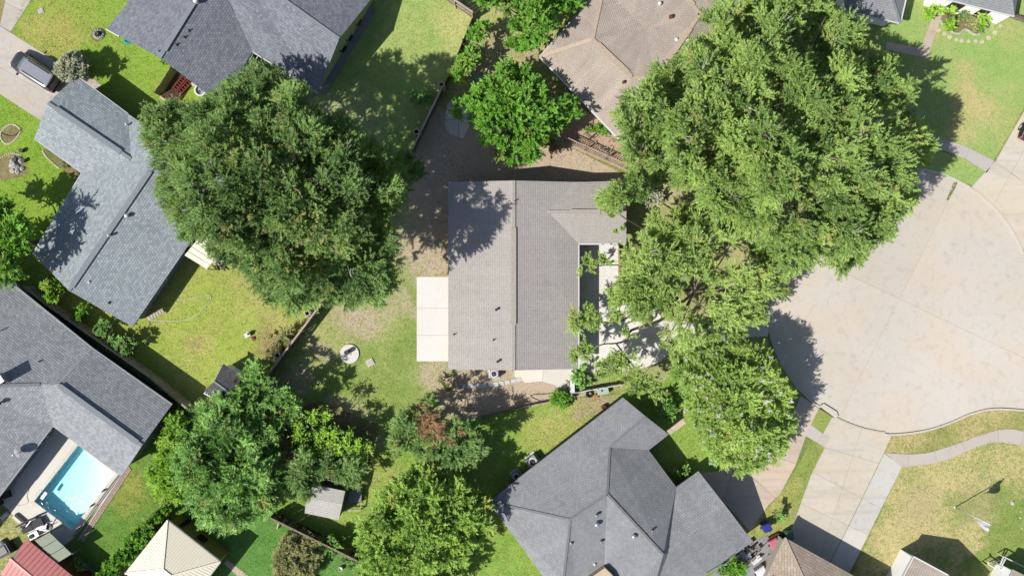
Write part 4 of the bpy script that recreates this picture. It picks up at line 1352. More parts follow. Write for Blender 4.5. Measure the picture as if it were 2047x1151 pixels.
def clumps(poly, ze, zt, spacing, rclump, rg, lump=2.6, lump_amp=1.1, gap=0.0, dome=.45, skirt=True, crease=.75, rag=.5, big=0.0, tilt=None, sink=1.6, radial=.25):
    """clump centres inside an outline traced at crown height, as a lumpy dome"""
    a = np.array(poly, float)
    sp = spacing*SC
    xs = np.arange(a[:, 0].min()-sp, a[:, 0].max()+sp, sp); ys = np.arange(a[:, 1].min()-sp, a[:, 1].max()+sp, sp*.87)
    X, Y = np.meshgrid(xs, ys); X = X + (np.arange(len(ys)) % 2)[:, None]*sp*.5
    X = X.ravel() + rg.uniform(-.35, .35, X.size)*sp; Y = Y.ravel() + rg.uniform(-.35, .35, Y.size)*sp
    k = in_poly(X, Y, poly); X, Y = X[k], Y[k]
    if len(X) < 3:
        X = a[:, 0].mean() + rg.normal(0, 2, 4); Y = a[:, 1].mean() + rg.normal(0, 2, 4)
    ed = edge_dist(X, Y, poly)
    k = ed > rclump*SC*.45
    if k.sum() < 3:
        k = ed >= 0
    X, Y, ed = X[k], Y[k], ed[k]
    inr = max(ed.max(), 1.0)
    # ragged outline
    nz = np.sin(X/17.+Y/29.+1)*np.cos(Y/19.-X/37.) + .6*np.sin(X/9.+2)*np.sin(Y/8.)
    k = ed > rclump*SC*.45 + rag*SC*np.clip(nz, 0, 1.4)
    if k.sum() < 3:
        k = ed >= 0
    X, Y, ed = X[k], Y[k], ed[k]
    t = np.clip(ed/(inr*dome*2), 0, 1)
    z = ze + (zt-ze)*np.sqrt(1-(1-t)**2)
    # lumps
    nl = max(1, int((a[:, 0].max()-a[:, 0].min())*(a[:, 1].max()-a[:, 1].min())/(lump*SC)**2))
    lx = rg.uniform(a[:, 0].min(), a[:, 0].max(), nl); ly = rg.uniform(a[:, 1].min(), a[:, 1].max(), nl); lh = rg.uniform(-.5, 1, nl); lt = rg.normal(0, .17, nl)
    D = np.hypot(X[:, None]-lx, Y[:, None]-ly)/(lump*SC)
    j = D.argmin(1); dm = D[np.arange(len(X)), j]
    z = z + lump_amp*(lh[j]*.8 + .9*(1-np.clip(dm*1.25, 0, 1.3)**2)) - .3*lump_amp
    if big:
        nb = max(1, int((a[:, 0].max()-a[:, 0].min())*(a[:, 1].max()-a[:, 1].min())/(5.2*SC)**2))
        bx = rg.uniform(a[:, 0].min(), a[:, 0].max(), nb); by = rg.uniform(a[:, 1].min(), a[:, 1].max(), nb); bh = rg.uniform(-.8, .6, nb)
        Db = np.hypot(X[:, None]-bx, Y[:, None]-by)/(5.2*SC); jb = Db.argmin(1); db = Db[np.arange(len(X)), jb]
        z = z + big*(bh[jb] + .6 - 1.1*np.clip(db, 0, 1)**2)
    if tilt is not None:
        z = z + tilt(X, Y)
    z = z + rg.normal(0, .22, len(X))
    z = np.maximum(z, ze*.6)
    ox = (X-lx[j]); oy = -(Y-ly[j])
    cx, cy = a[:, 0].mean(), a[:, 1].mean()
    gx = (X-cx)/(np.hypot(X-cx, Y-cy)+1); gy = -(Y-cy)/(np.hypot(X-cx, Y-cy)+1)
    on = np.hypot(ox, oy)+1e-6
    o = np.stack([ox/on*np.clip(dm, 0, 1)*.8 + gx*((1-t)*1.1+radial), oy/on*np.clip(dm, 0, 1)*.8 + gy*((1-t)*1.1+radial), .45+.5*t], 1)
    tone = .52 + lt[j] + rg.normal(0, .10, len(X))
    kc = rg.random(len(X)) > crease*np.clip((dm-.5)/.3, 0, 1)
    z = np.where(kc, z, np.maximum(z - sink*rg.uniform(.7, 1.3, len(z)), ze*.5))
    if gap > 0:
        gn = np.sin(X/31+1.3)*np.cos(Y/27+.4) + np.sin((X+Y)/47) + rg.normal(0, .5, len(X))
        k = gn > np.quantile(gn, gap)
        X, Y, z, o, tone, t = X[k], Y[k], z[k], o[k], tone[k], t[k]
    zz = [z]; XX = [X]; YY = [Y]; OO = [o]; TT = [tone]; RR = [np.full(len(X), rclump)*rg.uniform(.8, 1.2, len(X))]
    if skirt:
        k = t < .55
        zz.append(np.maximum(z[k]-rg.uniform(.8, 1.9, k.sum()), .4)); XX.append(X[k]); YY.append(Y[k]); OO.append(o[k]); TT.append(tone[k]); RR.append(np.full(k.sum(), rclump*.95))
        k = (t >= .3) & (rg.random(len(t)) < .65)
        zz.append(np.maximum(z[k]-1.3, .5)); XX.append(X[k]); YY.append(Y[k]); OO.append(o[k]); TT.append(tone[k]); RR.append(np.full(k.sum(), rclump*1.1))
    X, Y, z = np.concatenate(XX), np.concatenate(YY), np.concatenate(zz)
    kk = (CAM_H - z)/CAM_H
    cen = np.stack([(X-PCX)/SC*kk, -(Y-PCY)/SC*kk, z], 1)
    return cen, np.concatenate(RR), unit(np.concatenate(OO)), np.clip(np.concatenate(TT), 0.05, .95)

def tree(name, label, poly, ze, zt, mat, seed, base=None, cat='tree', group=None, spacing=.95, rclump=1.05, twigs=13, per=13, L=.27, wd=.11,
         lump=2.6, lump_amp=1.1, gap=0.0, dome=.45, bark='bark', trunk_r=.28, limbs=16, skirt=True, extra=None, spread=.75, up=.5, flat=.3, twiglets=0, stems=1, crease=.75, rag=.5, big=0.0, tilt=None, sink=None, radial=.25):
    rg = np.random.default_rng(seed)
    cen, rad, o, tn = clumps(poly, ze, zt, spacing, rclump, rg, lump, lump_amp, gap, dome, skirt, crease, rag, big, tilt, sink if sink is not None else min(1.7, (zt-ze)*.45), radial)
    if extra:
        ex = np.array([tuple(W(x, y, z)) for x, y, rr, z in extra for _ in range(max(1, int((rr/8.)**2)))])
        er = [rr for x, y, rr, z in extra for _ in range(max(1, int((rr/8.)**2)))]
        er = np.array(er)/SC
        ex = ex + rg.normal(0, .35, ex.shape)*er[:, None]*np.array([1, 1, .5])
        cen = np.concatenate([cen, ex]); rad = np.concatenate([rad, np.minimum(er*.55, rclump)]); o = np.concatenate([o, unit(rg.normal(0, .6, ex.shape)+np.array([0, 0, .5]))]); tn = np.concatenate([tn, np.clip(rg.normal(.5, .15, len(ex)), 0, 1)])
    if base is None:
        a = np.array(poly); zc = (ze+zt)/2; k = (CAM_H-zc)/CAM_H
        base = (PCX + (a[:, 0].mean()-PCX)*k, PCY + (a[:, 1].mean()-PCY)*k)
    B = W(*base)
    root = thing(name, label, cat, B, group)
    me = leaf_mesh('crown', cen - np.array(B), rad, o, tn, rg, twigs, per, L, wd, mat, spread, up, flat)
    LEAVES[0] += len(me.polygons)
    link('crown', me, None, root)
    # trunk and limbs
    rr = random.Random(seed)
    m = MB(); zf = max(ze*.75, .4)
    tops = []
    for s in range(stems):
        off = Vector((rr.uniform(-.5, .5), rr.uniform(-.5, .5), 0))*(0 if stems == 1 else 1)
        pts = [B + off*.2 + Vector((0, 0, -.1)), B + off*.6 + Vector((rr.uniform(-.1, .1), rr.uniform(-.1, .1), zf*.5)), B + off + Vector((rr.uniform(-.3, .3), rr.uniform(-.3, .3), zf))]
        m.tube(pts, [trunk_r*1.25, trunk_r, trunk_r*.8], 9)
        tops.append(pts[-1])
    m.build('trunk', MAT[bark], root, True)
    if limbs:
        m = MB()
        idx = rg.choice(len(cen), min(limbs, len(cen)), replace=False)
        for i in idx:
            e = Vector(cen[i]); tp = tops[rr.randrange(len(tops))]
            mid = tp.lerp(e, .5) + Vector((rr.uniform(-.4, .4), rr.uniform(-.4, .4), rr.uniform(.0, .8)))
            q1 = tp.lerp(mid, .5) + Vector((rr.uniform(-.2, .2), rr.uniform(-.2, .2), .1))
            m.tube([tp, q1, mid, mid.lerp(e, .6)+Vector((rr.uniform(-.2, .2), rr.uniform(-.2, .2), .1)), e], [trunk_r*.5, trunk_r*.36, trunk_r*.24, trunk_r*.14, .02], 6)
        m.build('limbs', MAT[bark], root, True)
    if twiglets:
        m = MB()
        k = rg.choice(len(cen), min(twiglets, len(cen)), replace=False)
        for i in k:
            e = Vector(cen[i]); d = Vector(o[i])
            s = Vector((rr.uniform(-1, 1), rr.uniform(-1, 1), .15)).normalized()
            for q in range(3):
                s2 = (s + Vector((rr.uniform(-.6, .6), rr.uniform(-.6, .6), rr.uniform(0, .4)))).normalized()
                st = e + Vector((0, 0, rad[i]*.35))
                m.tube([st, st + s2*.35 + Vector((0, 0, .12)), st + s2*.85 + Vector((rr.uniform(-.1, .1), rr.uniform(-.1, .1), .18))], [.03, .022, .01], 4)
        m.build('bare_twigs', MAT['twig_pale'], root, kind='stuff')
    return root, cen, rad, o

tree('broad_tree', 'huge dark green broad-crowned tree between the blue-grey and tan houses',
     [(290, 235), (302, 214), (345, 195), (380, 205), (440, 184), (468, 158), (500, 136), (520, 128), (566, 134), (612, 186), (640, 225), (690, 240), (725, 270), (760, 290), (800, 290), (845, 320), (850, 345), (830, 380), (815, 400), (780, 425), (792, 480), (802, 535), (790, 565), (794, 604), (745, 620), (690, 616), (640, 602), (605, 622), (565, 622), (530, 600), (500, 560), (480, 530), (440, 522), (410, 492), (360, 475), (340, 430), (318, 390), (322, 350), (300, 310), (286, 270)],
     6.6, 13.2, 'leaf_big_left', 11, base=(650, 415), trunk_r=.5, limbs=30, spacing=.62, rclump=.85, twigs=13, per=20, L=.17, wd=.07, lump=1.75, lump_amp=2.3, twiglets=30, dome=.4, big=1.8, rag=.8, sink=2.6, crease=.95, radial=.6, spread=.55)
r, cen, rad, o = tree('live_oak', 'enormous spreading oak overhanging the round street and tan house',
     [(1225, 215), (1250, 180), (1290, 140), (1330, 125), (1370, 105), (1400, 70), (1402, 40), (1440, 10), (1470, -20), (1560, -50), (1690, -40), (1705, 20), (1742, 60), (1745, 95), (1785, 110), (1805, 140), (1835, 172), (1838, 205), (1825, 232), (1852, 252), (1872, 290), (1852, 332), (1832, 362), (1822, 402), (1812, 446), (1770, 470), (1740, 502), (1682, 550), (1640, 522), (1590, 542), (1540, 560), (1500, 540), (1465, 470), (1410, 440), (1400, 400), (1350, 370), (1325, 372), (1290, 405), (1250, 432), (1210, 412), (1198, 385), (1228, 360), (1250, 335), (1240, 290), (1222, 258)],
     6.2, 11.2, 'leaf_oak', 12, base=(1520, 300), trunk_r=.55, limbs=34, spacing=.64, rclump=.85, twigs=13, per=19, lump=1.9, lump_amp=2.2, gap=.08, twiglets=90, L=.17, wd=.075, big=3.0, rag=1.0, sink=2.6, crease=.9, radial=.5, spread=.6,
     tilt=lambda X, Y: -4.4*np.clip((X-1540)/180, 0, 1)*np.clip((290-Y)/200, 0, 1))
tree('round_tree', 'bright green round tree over the broken concrete pad beside the brown roof',
     [(985, 135), (1010, 126), (1060, 133), (1088, 160), (1100, 188), (1150, 195), (1180, 222), (1160, 242), (1120, 252), (1105, 282), (1075, 312), (1045, 327), (1010, 322), (980, 302), (955, 282), (940, 240), (908, 240), (898, 215), (915, 190), (945, 185), (960, 160)],
     2.6, 5.6, 'leaf_bright', 13, trunk_r=.18, spacing=.75, rclump=.8, twigs=15, per=17, L=.2, wd=.11, lump=1.4, lump_amp=.7)
tree('round_tree', 'bright green tree cut by the top edge beside the brown house',
     [(935, -40), (942, 0), (958, 32), (990, 22), (1015, 40), (1025, 70), (1060, 92), (1088, 86), (1108, 60), (1142, 30), (1160, 0), (1160, -50), (1050, -80)],
     3.0, 6.0, 'leaf_bright', 14, trunk_r=.18, spacing=.78, rclump=.85, twigs=15, per=17, L=.2, wd=.12, lump=1.4, lump_amp=.7)
tree('climbing_hedge', 'tall green hedge growing along the fence by the pale lawn',
     [(944, 45), (978, 42), (980, 75), (960, 100), (950, 130), (930, 172), (905, 186), (886, 172), (903, 140), (918, 108), (930, 75)],
     1.6, 3.0, 'leaf_bright', 15, cat='hedge', trunk_r=.06, limbs=8, spacing=.55, rclump=.55, twigs=13, per=14, L=.18, wd=.11, lump=1.0, lump_amp=.5)
tree('sparse_tree', 'open-crowned light green tree over the white courtyard in front of the tan house',
     [(1290, 440), (1330, 410), (1400, 415), (1460, 440), (1520, 480), (1572, 540), (1582, 590), (1535, 622), (1525, 650), (1480, 670), (1450, 705), (1400, 722), (1350, 700), (1310, 650), (1270, 640), (1245, 640), (1232, 600), (1238, 540), (1250, 470)],
     3.4, 6.8, 'leaf_sparse', 16, base=(1375, 585), trunk_r=.2, limbs=7, spacing=.72, rclump=.85, twigs=14, per=17, L=.17, wd=.07, lump=1.6, lump_amp=1.2, gap=.2, twiglets=60, bark='bark', crease=.6, rag=.8, sink=1.2, spread=.65, radial=.4,
     extra=[(1185, 532, 22, 4.2), (1212, 524, 18, 4.2), (1175, 640, 32, 4.4), (1150, 642, 20, 4.2), (1232, 622, 24, 4.4), (1165, 702, 26, 4.2), (1236, 722, 34, 4.2), (1276, 762, 34, 4.0), (1305, 772, 24, 3.8), (1258, 662, 16, 4.4), (1210, 395, 26, 4.6), (1216, 430, 16, 4.6), (1235, 455, 12, 4.4), (1345, 690, 24, 4.0), (1395, 735, 26, 4.0), (1222, 590, 18, 4.3), (1255, 570, 30, 4.4), (1200, 735, 24, 4.0), (1225, 405, 26, 4.8), (1240, 380, 24, 4.8), (1270, 560, 36, 4.6), (1300, 600, 36, 4.6)])
# long bare arms of the sparse tree over the courtyard
st = [x for x in COL.objects if x.name.startswith('sparse_tree')][0]
m = MB()
for path, r0 in (([(1355, 595, 3.2), (1330, 610, 3.6), (1275, 622, 4.0), (1235, 645, 4.1), (1198, 642, 4.2), (1170, 640, 4.3)], .16),
                 ([(1345, 610, 3.2), (1320, 640, 3.6), (1262, 660, 4.0), (1255, 678, 4.0), (1232, 686, 4.1), (1205, 688, 4.1), (1170, 702, 4.1)], .15),
                 ([(1232, 686, 4.1), (1248, 708, 4.0), (1268, 735, 3.9), (1282, 760, 3.8)], .08),
                 ([(1340, 560, 3.2), (1300, 545, 3.8), (1240, 530, 4.2), (1190, 532, 4.3)], .10),
                 ([(1345, 530, 3.4), (1320, 480, 4.2), (1255, 440, 4.6), (1212, 410, 4.6)], .10)):
    pts = spline([tuple(W(*q)) for q in path], 3)
    m.tube(pts, [r0*(1-.8*i/len(pts)) for i in range(len(pts))], 7)
m.build('limb', MAT['bark_dark'], st, True)

r6, cen6, rad6, o6 = tree('crepe_myrtle', 'yellow-green tree dotted with white blossom at the edge of the round street',
     [(1352, 722), (1400, 690), (1450, 690), (1500, 680), (1532, 690), (1562, 740), (1584, 790), (1592, 850), (1572, 902), (1530, 936), (1480, 949), (1440, 940), (1410, 902), (1390, 862), (1372, 832), (1366, 790), (1335, 760)],
     3.0, 6.4, 'leaf_myrtle', 17, base=(1440, 800), trunk_r=.10, stems=5, limbs=24, spacing=.58, rclump=.75, twigs=14, per=18, L=.16, wd=.06, lump=1.4, lump_amp=.7, crease=.5)
rg = np.random.default_rng(5)
k = rg.choice(len(cen6), 85, replace=False)
me = leaf_mesh('blossom', cen6[k] + o6[k]*.6 + np.array([0, 0, .25]) - np.array(ORG[r6.name]), np.full(85, .22), o6[k], np.full(85, .6), rg, 7, 6, .10, .08, 'leaf_white', .8, .6, .5)
link('blossom', me, None, r6)

tree('shade_tree', 'dark leafy tree cut by the left edge beside the blue-grey roof',
     [(-70, 385), (0, 375), (20, 400), (45, 420), (62, 450), (66, 490), (50, 530), (30, 562), (0, 577), (-70, 582)], 3.4, 6.8, 'leaf_bright', 18, trunk_r=.22, spacing=.85, rclump=.95, lump=1.6, L=.22, wd=.12, twigs=15, per=18)
tree('glossy_tree', 'dark glossy green tree next to the pool lawn',
     [(340, 905), (360, 850), (392, 802), (440, 792), (480, 812), (520, 830), (565, 850), (560, 900), (572, 950), (552, 1010), (500, 1042), (450, 1057), (400, 1042), (355, 990)],
     1.8, 4.8, 'leaf_dark', 19, trunk_r=.24, spacing=.66, rclump=1.0, twigs=12, L=.24, wd=.085, lump=1.5, lump_amp=1.2, limbs=10, bark='bark_dark', twiglets=10, rag=.7, radial=.9, spread=.5, per=17, crease=.9)
tree('lime_bush', 'bright yellow-green feathery bush beside the end of the pool house',
     [(295, 950), (318, 885), (340, 822), (370, 830), (388, 880), (396, 940), (382, 992), (350, 1018), (318, 992)], 1.4, 3.2, 'leaf_lime', 20, cat='bush', trunk_r=.08, stems=3, spacing=.6, rclump=.7, twigs=14, per=18, L=.22, wd=.08, lump=1.4, lump_amp=.5)
tree('slender_tree', 'green arching tree beside the dark garden shed',
     [(465, 800), (480, 755), (502, 716), (530, 720), (545, 757), (600, 765), (606, 812), (570, 850), (500, 842)], 1.8, 4.6, 'leaf_dark', 21, trunk_r=.12, spacing=.72, rclump=.85, twigs=14, per=18, L=.26, wd=.09, lump=1.4, lump_amp=.8, gap=.1)
tree('feathery_tree', 'soft feathery light green tree above the pale shed',
     [(552, 962), (575, 912), (600, 895), (640, 905), (700, 900), (738, 930), (730, 978), (690, 968), (640, 965), (622, 1002), (585, 1012), (560, 992)], 2.4, 4.2, 'leaf_cedar', 22, trunk_r=.12, spacing=.65, rclump=.8, twigs=16, per=20, L=.20, wd=.055, lump=1.4, lump_amp=.5, gap=.06)
r10, cen10, rad10, o10 = tree('cedar_tree', 'green conifer with reddish brown dead branches in its middle',
     [(768, 892), (790, 850), (830, 800), (850, 788), (880, 800), (890, 830), (920, 838), (962, 850), (972, 882), (966, 922), (930, 942), (900, 932), (860, 934), (820, 924), (790, 912)], 1.8, 4.4, 'leaf_cedar', 23, trunk_r=.14, spacing=.68, rclump=.85, twigs=15, per=20, L=.22, wd=.06, lump=1.3, lump_amp=1.0, gap=.2, bark='bark_dark', rag=.9, radial=.9, spread=.5)
rg = np.random.default_rng(9)
n = 32
ex = np.array([tuple(W(872 + rg.normal(0, 18) + i*.9 - 18, 838 + rg.normal(0, 12) + i*.9, 5.2 + rg.normal(0, .2))) for i in range(n)])
me = leaf_mesh('dead_branches', ex - np.array(ORG[r10.name]), np.full(n, .65), unit(rg.normal(0, .7, ex.shape)+np.array([0, 0, .4])), rg.uniform(.1, .9, n), rg, 10, 11, .2, .045, 'leaf_brown', .7, .4, .6)
link('dead_branches', me, None, r10)
tree('yellow_green_tree', 'yellow-green bushy tree left of the dark roof at the bottom edge',
     [(715, 1042), (740, 1010), (780, 960), (830, 932), (870, 930), (920, 950), (982, 1000), (988, 1060), (962, 1092), (932, 1132), (920, 1180), (800, 1215), (715, 1190), (722, 1130), (712, 1080)], 2.0, 5.2, 'leaf_yellow', 24, trunk_r=.2, spacing=.62, rclump=.8, twigs=14, per=14, L=.2, wd=.10, lump=1.3, lump_amp=1.2, gap=.1, limbs=20, crease=.85, rag=.7)

# bright rosette-leaved plant
rt = thing('rosette_shrub', 'dark shrub topped by bright lime leaf rosettes below the septic cover', 'shrub', W(660, 870))
rg = np.random.default_rng(31)
for (x, y, s) in ((624, 833, 12), (651, 830, 9), (595, 845, 11), (599, 871, 14), (634, 877, 9), (615, 905, 9), (641, 900, 9), (662, 891, 10), (676, 899, 9), (692, 888, 8), (713, 891, 12), (738, 897, 9), (719, 921, 12), (669, 868, 10), (697, 873, 9), (650, 862, 7), (705, 905, 7)):
    zz = 3.7 + rg.uniform(-.3, .5)
    c = np.array([tuple(W(x, y, zz) - ORG[rt.name])]*3); c[1, 2] -= .15; c[2, 2] -= .35
    me = leaf_mesh('leaves', c, np.array([.5, .75, .95])*s/11*.95, np.array([[0, 0, .4]]*3), np.array([.85, .55, .3]), rg, 14, 6, .17, .10, 'leaf_lime', .8, .15, .3)
    link('leaves', me, None, rt)
    m = MB(); b = W(x, y, zz); m.tube([W(660, 870), W((x+660)/2, (y+870)/2, 1.8), b], [.05, .04, .02], 5); m.build('stem', MAT['bark_dark'], rt)
cen, rad, o, tn = clumps([(580, 850), (610, 825), (660, 830), (745, 890), (740, 935), (690, 950), (620, 930), (585, 890)], .8, 1.9, .6, .6, rg, 1.4, .4, .2)
me = leaf_mesh('undergrowth_leaves', cen-np.array(ORG[rt.name]), rad, o, tn*.6, rg, 9, 9, .24, .12, 'leaf_dark'); link('crown', me, None, rt)

def bush(label, poly, z, mat, seed, name='bush', cat='bush', ze=None, **kw):
    a = dict(spacing=.40, rclump=.45, twigs=12, per=13, L=.16, wd=.09, lump=.8, lump_amp=.25, trunk_r=.04, limbs=6, stems=2, rag=.15, crease=.4)
    a.update(kw)
    return tree(name, label, poly, z*.45 if ze is None else ze, z, mat, seed, cat=cat, **a)

def blob(x, y, rx, ry=None, n=11, seed=0):
    rr = random.Random(seed*13+int(x)); ry = ry or rx
    return [(x + rx*(.82+.36*rr.random())*math.cos(6.283*i/n), y + ry*(.82+.36*rr.random())*math.sin(6.283*i/n)) for i in range(n)]

bush('pale variegated round bush behind the grey car', blob(142, 137, 34, 27), 2.5, 'leaf_pale', 40, L=.17, wd=.10, spacing=.34, twigs=14, per=13, crease=.1, rag=.1)
bush('lime green large-leaved shrub between two roofs on the left', blob(106, 577, 17, 24), 1.9, 'leaf_lime', 41, L=.3, wd=.16)
bush('low green shrub by the wooden fence between the two grey roofs', blob(160, 622, 22, 16), 1.2, 'leaf_bright', 42)
bush('shrub with cream flowers along the fence below the blue-grey roof', blob(206, 655, 22, 18), 1.7, 'leaf_dark', 43)
bush('shrub with scattered cream flowers next to the yellowish lawn', blob(246, 690, 26, 20), 1.5, 'leaf_dark', 44)
for i, (x, y) in enumerate(((206, 655), (250, 688))):
    b = [q for q in COL.objects if q.get('label', '').startswith('shrub with')][i]
    rg = np.random.default_rng(60+i); ex = np.array([tuple(W(x+rg.normal(0, 10), y+rg.normal(0, 8), 1.75)-ORG[b.name]) for _ in range(16)])
    link('flowers', leaf_mesh('flowers', ex, np.full(16, .14), np.array([[0, 0, 1.]]*16), np.full(16, .5), rg, 5, 4, .1, .08, 'leaf_pale'), None, b)
bush('dark shrub in tree shade near the stepped fence', blob(845, 200, 26, 18), 1.6, 'leaf_dark', 45)
bush('leafy hedge along the side of the yellow outbuilding', [(300, 1030), (328, 1002), (346, 1018), (322, 1050), (294, 1090), (255, 1130), (205, 1175), (178, 1160), (228, 1110), (268, 1062)], 1.8, 'leaf_bright', 46, name='hedge', cat='hedge', L=.22, wd=.14)
bush('straw-coloured scruffy shrub by the dark fence at the bottom', [(545, 1105), (568, 1072), (600, 1060), (642, 1075), (645, 1112), (622, 1165), (550, 1175)], 1.8, 'leaf_straw', 47, L=.22, wd=.06)
bush('dark green shrub under the tall wooden fence at the bottom', blob(665, 1085, 26, 22), 1.3, 'leaf_dark', 48)
bush('green shrub beside the white bucket', blob(700, 1120, 20, 16), 1.2, 'leaf_cedar', 49)
bush('thin brown-green scrub beside the slanting wooden fence', [(528, 672), (560, 650), (588, 655), (585, 690), (560, 728), (528, 722)], 1.0, 'leaf_straw', 50, gap=.3, L=.16, wd=.05)
bush('large-leaved green plant at the house corner in the flower bed', blob(1862, 20, 20, 13), 1.0, 'leaf_lime', 52, L=.26, wd=.14)
bush('tall lime shrub at the left end of the kidney-shaped flower bed', blob(1898, 38, 13, 26), 1.2, 'leaf_lime', 53, L=.24, wd=.12)
bush('reddish-tipped shrub in the middle of the kidney-shaped flower bed', blob(1938, 44, 17, 17), .9, 'leaf_straw', 54)
bush('bright green shrub at the right end of the kidney-shaped flower bed', blob(1964, 42, 15, 20), 1.0, 'leaf_lime', 55)
bush('small pale green shrub under the white front wall', blob(1920, 30, 12, 8), .8, 'leaf_cedar', 56)
bush('weedy bush beside the low white fence below the tan house', blob(1125, 798, 24, 15), 1.0, 'leaf_bright', 57, L=.2, wd=.08)
bush('tangled shrub in the shadow of the white fence by the courtyard', blob(1166, 752, 20, 20), 1.2, 'leaf_dark', 58, gap=.2)
bush('shaded shrubs at the end of the dark roof', blob(1335, 815, 22, 30), 1.4, 'leaf_dark', 59)
bush('small shrub beside the house corner in deep shade', blob(1372, 940, 20, 12), .8, 'leaf_dark', 61)
bush('grassy weeds in the sandy yard beside the brown house', blob(1030, 92, 30, 16), .5, 'leaf_bright', 62, gap=.3, L=.26, wd=.06)
bush('fern-like palm in the cluttered side yard', blob(1468, 1132, 26, 18), 1.2, 'leaf_bright', 63, L=.4, wd=.08, name='palm_clump')
bush('dark bush in the cluttered side yard', blob(1440, 1140, 20, 14), 1.1, 'leaf_dark', 64)
bush('dark shrub beside the blue bin', blob(1552, 1030, 9, 8), 1.4, 'leaf_dark', 65)
bush('fallen branches and leaves beside the round tree', blob(1096, 285, 16, 10), .5, 'leaf_brown', 66, gap=.2, L=.2, wd=.05)
bush('brown dead bush at the foot of the lattice fence', blob(1105, 300, 9, 7), .5, 'leaf_brown', 67)
bush('small shrubs along the front of the blue-grey roof', [(92, 296), (104, 300), (178, 345), (172, 362), (120, 334)], .6, 'leaf_straw', 68, gap=.35)
bush('purple-shadowed shrub by the tan house gable', blob(890, 770, 16, 22), 1.2, 'leaf_straw', 69, gap=.3)
bush('bright weeds in front of the tan house wing', blob(1302, 390, 22, 26), .9, 'leaf_pale', 70, gap=.3)
bush('low weeds beside the red soil bed', blob(1190, 258, 22, 10), .4, 'leaf_bright', 71)
bush('little scruffy plants along the slate house wall', blob(328, 125, 14, 7), .5, 'leaf_cedar', 72, gap=.4)
bush('dark shrubs beside the red roof in the corner', blob(150, 1130, 22, 16), .9, 'leaf_dark', 73)

print('LEAVES', LEAVES[0])

# ------------------------------------------------------------------ fences
PICKET = {}
def fence(name, label, path, h, mat, pick=.15, post=2.4, singly=True, rail_mat=None, lean=0.0, cap=False):
    root = thing(name, label, 'fence', W(*path[0]))
    org = ORG[root.name]
    rr = random.Random(int(path[0][0]*7+path[0][1]))
    P = [W(*q) for q in path]
    jm = MB()
    for i in range(len(P)-1):
        a, b = P[i], P[i+1]; d = b-a; L = d.length; d.normalize(); rz = math.atan2(d.y, d.x)
        n = max(1, int(L/pick))
        key = (name, round(h, 2), mat)
        if key not in PICKET:
            m = MB(); m.box((0, 0, h/2), (pick*.93, .022, h)); PICKET[key] = m.mesh('picket', (0, 0, 0), [MAT[mat]])
        s = Vector((-d.y, d.x, 0))
        for k in range(n):
            c = a + d*((k+.5)*L/n)
            if singly:
                o = link('picket', PICKET[key], None, root)
                o.location = c - org + s*rr.uniform(-.012, .012) + Vector((0, 0, rr.uniform(-.03, .03)))
                o.rotation_euler = (rr.uniform(-.02, .02), 0, rz)
            else:
                jm.box((c.x, c.y, h/2+rr.uniform(-.02, .02)), (pick*.93, .022, h), rz)
        for zz in (.3, h*.55, h-.15):
            m = MB(); m.beam(a - s*.04 + Vector((0, 0, zz)), b - s*.04 + Vector((0, 0, zz)), .045, .09); m.build('rail', MAT[rail_mat or mat], root)
        if cap:
            m = MB(); m.beam(a + Vector((0, 0, h+.02)), b + Vector((0, 0, h+.02)), .16, .04); m.build('cap_board', MAT[rail_mat or mat], root)
        npst = max(1, int(round(L/post)))
        for k in range(npst+1):
            c = a.lerp(b, k/npst) - s*.10
            m = MB(); m.box((c.x, c.y, h/2), (.1, .1, h+.04), rz); m.build('post', MAT[rail_mat or mat], root)
    if jm.v:
        o = jm.build('picket_boards', MAT[mat], root); o['kind'] = 'stuff'
    return root

def pillar(label, px, py, h, mat='wood_pale', s=.42):
    t = thing('fence_pillar', label, 'pillar', W(px, py), 'square hollow pillars on the fences')
    c = W(px, py)
    m = MB()
    for dx, dy, sx, sy in ((-s/2, 0, .09, s+.09), (s/2, 0, .09, s+.09), (0, -s/2, s-.09, .09), (0, s/2, s-.09, .09)):
        ca, sa = math.cos(.45), math.sin(.45)
        m.box((c.x+dx*ca-dy*sa, c.y+dx*sa+dy*ca, h/2), (sx, sy, h), .45)
    m.build('side_board', MAT[mat], t)

fence('board_fence', 'tall grey board fence at the top edge of the pale lawn', [(878, -8), (947, 39)], 1.9, 'wood_grey', rail_mat='wood_pale', cap=True)
fence('board_fence', 'low wire fence line between the pale lawn and the green hedge', [(947, 39), (890, 178)], .9, 'wood_dark', pick=.6)
fence('board_fence', 'weathered board fence between the shaded lawn and the broken pad', [(888, 182), (828, 306)], 1.8, 'wood_grey', rail_mat='wood_pale', cap=True)
fence('board_fence', 'slanting board fence with pale cap ending under the huge tree', [(652, 605), (541, 752)], 1.8, 'wood_grey', rail_mat='wood_pale', cap=True)
fence('board_fence', 'dark tall wooden fence below the pale shed', [(552, 1022), (722, 1106)], 2.0, 'wood_dark', rail_mat='wood_grey', cap=True)
fence('board_fence', 'long brown board fence behind the pool house windows', [(70, 572), (112, 606), (315, 748), (398, 818)], 1.8, 'wood_pale', singly=True, cap=True)
fence('board_fence', 'thin low fence between the two back lawns below the tan house', [(962, 832), (1060, 808), (1148, 790)], .5, 'wood_grey', pick=.5)
fence('board_fence', 'low white board fence below the courtyard', [(1144, 742), (1144, 783), (1240, 766)], .9, 'white_plastic', pick=.3)
fence('board_fence', 'little board fence beside the brown deck at the slate house', [(354, 143), (322, 192)], 1.4, 'wood_grey')
fence('board_fence', 'low brown rail at the edge of the top right lawn', [(2012, 34), (2060, 50)], .9, 'wood_grey', pick=.3)
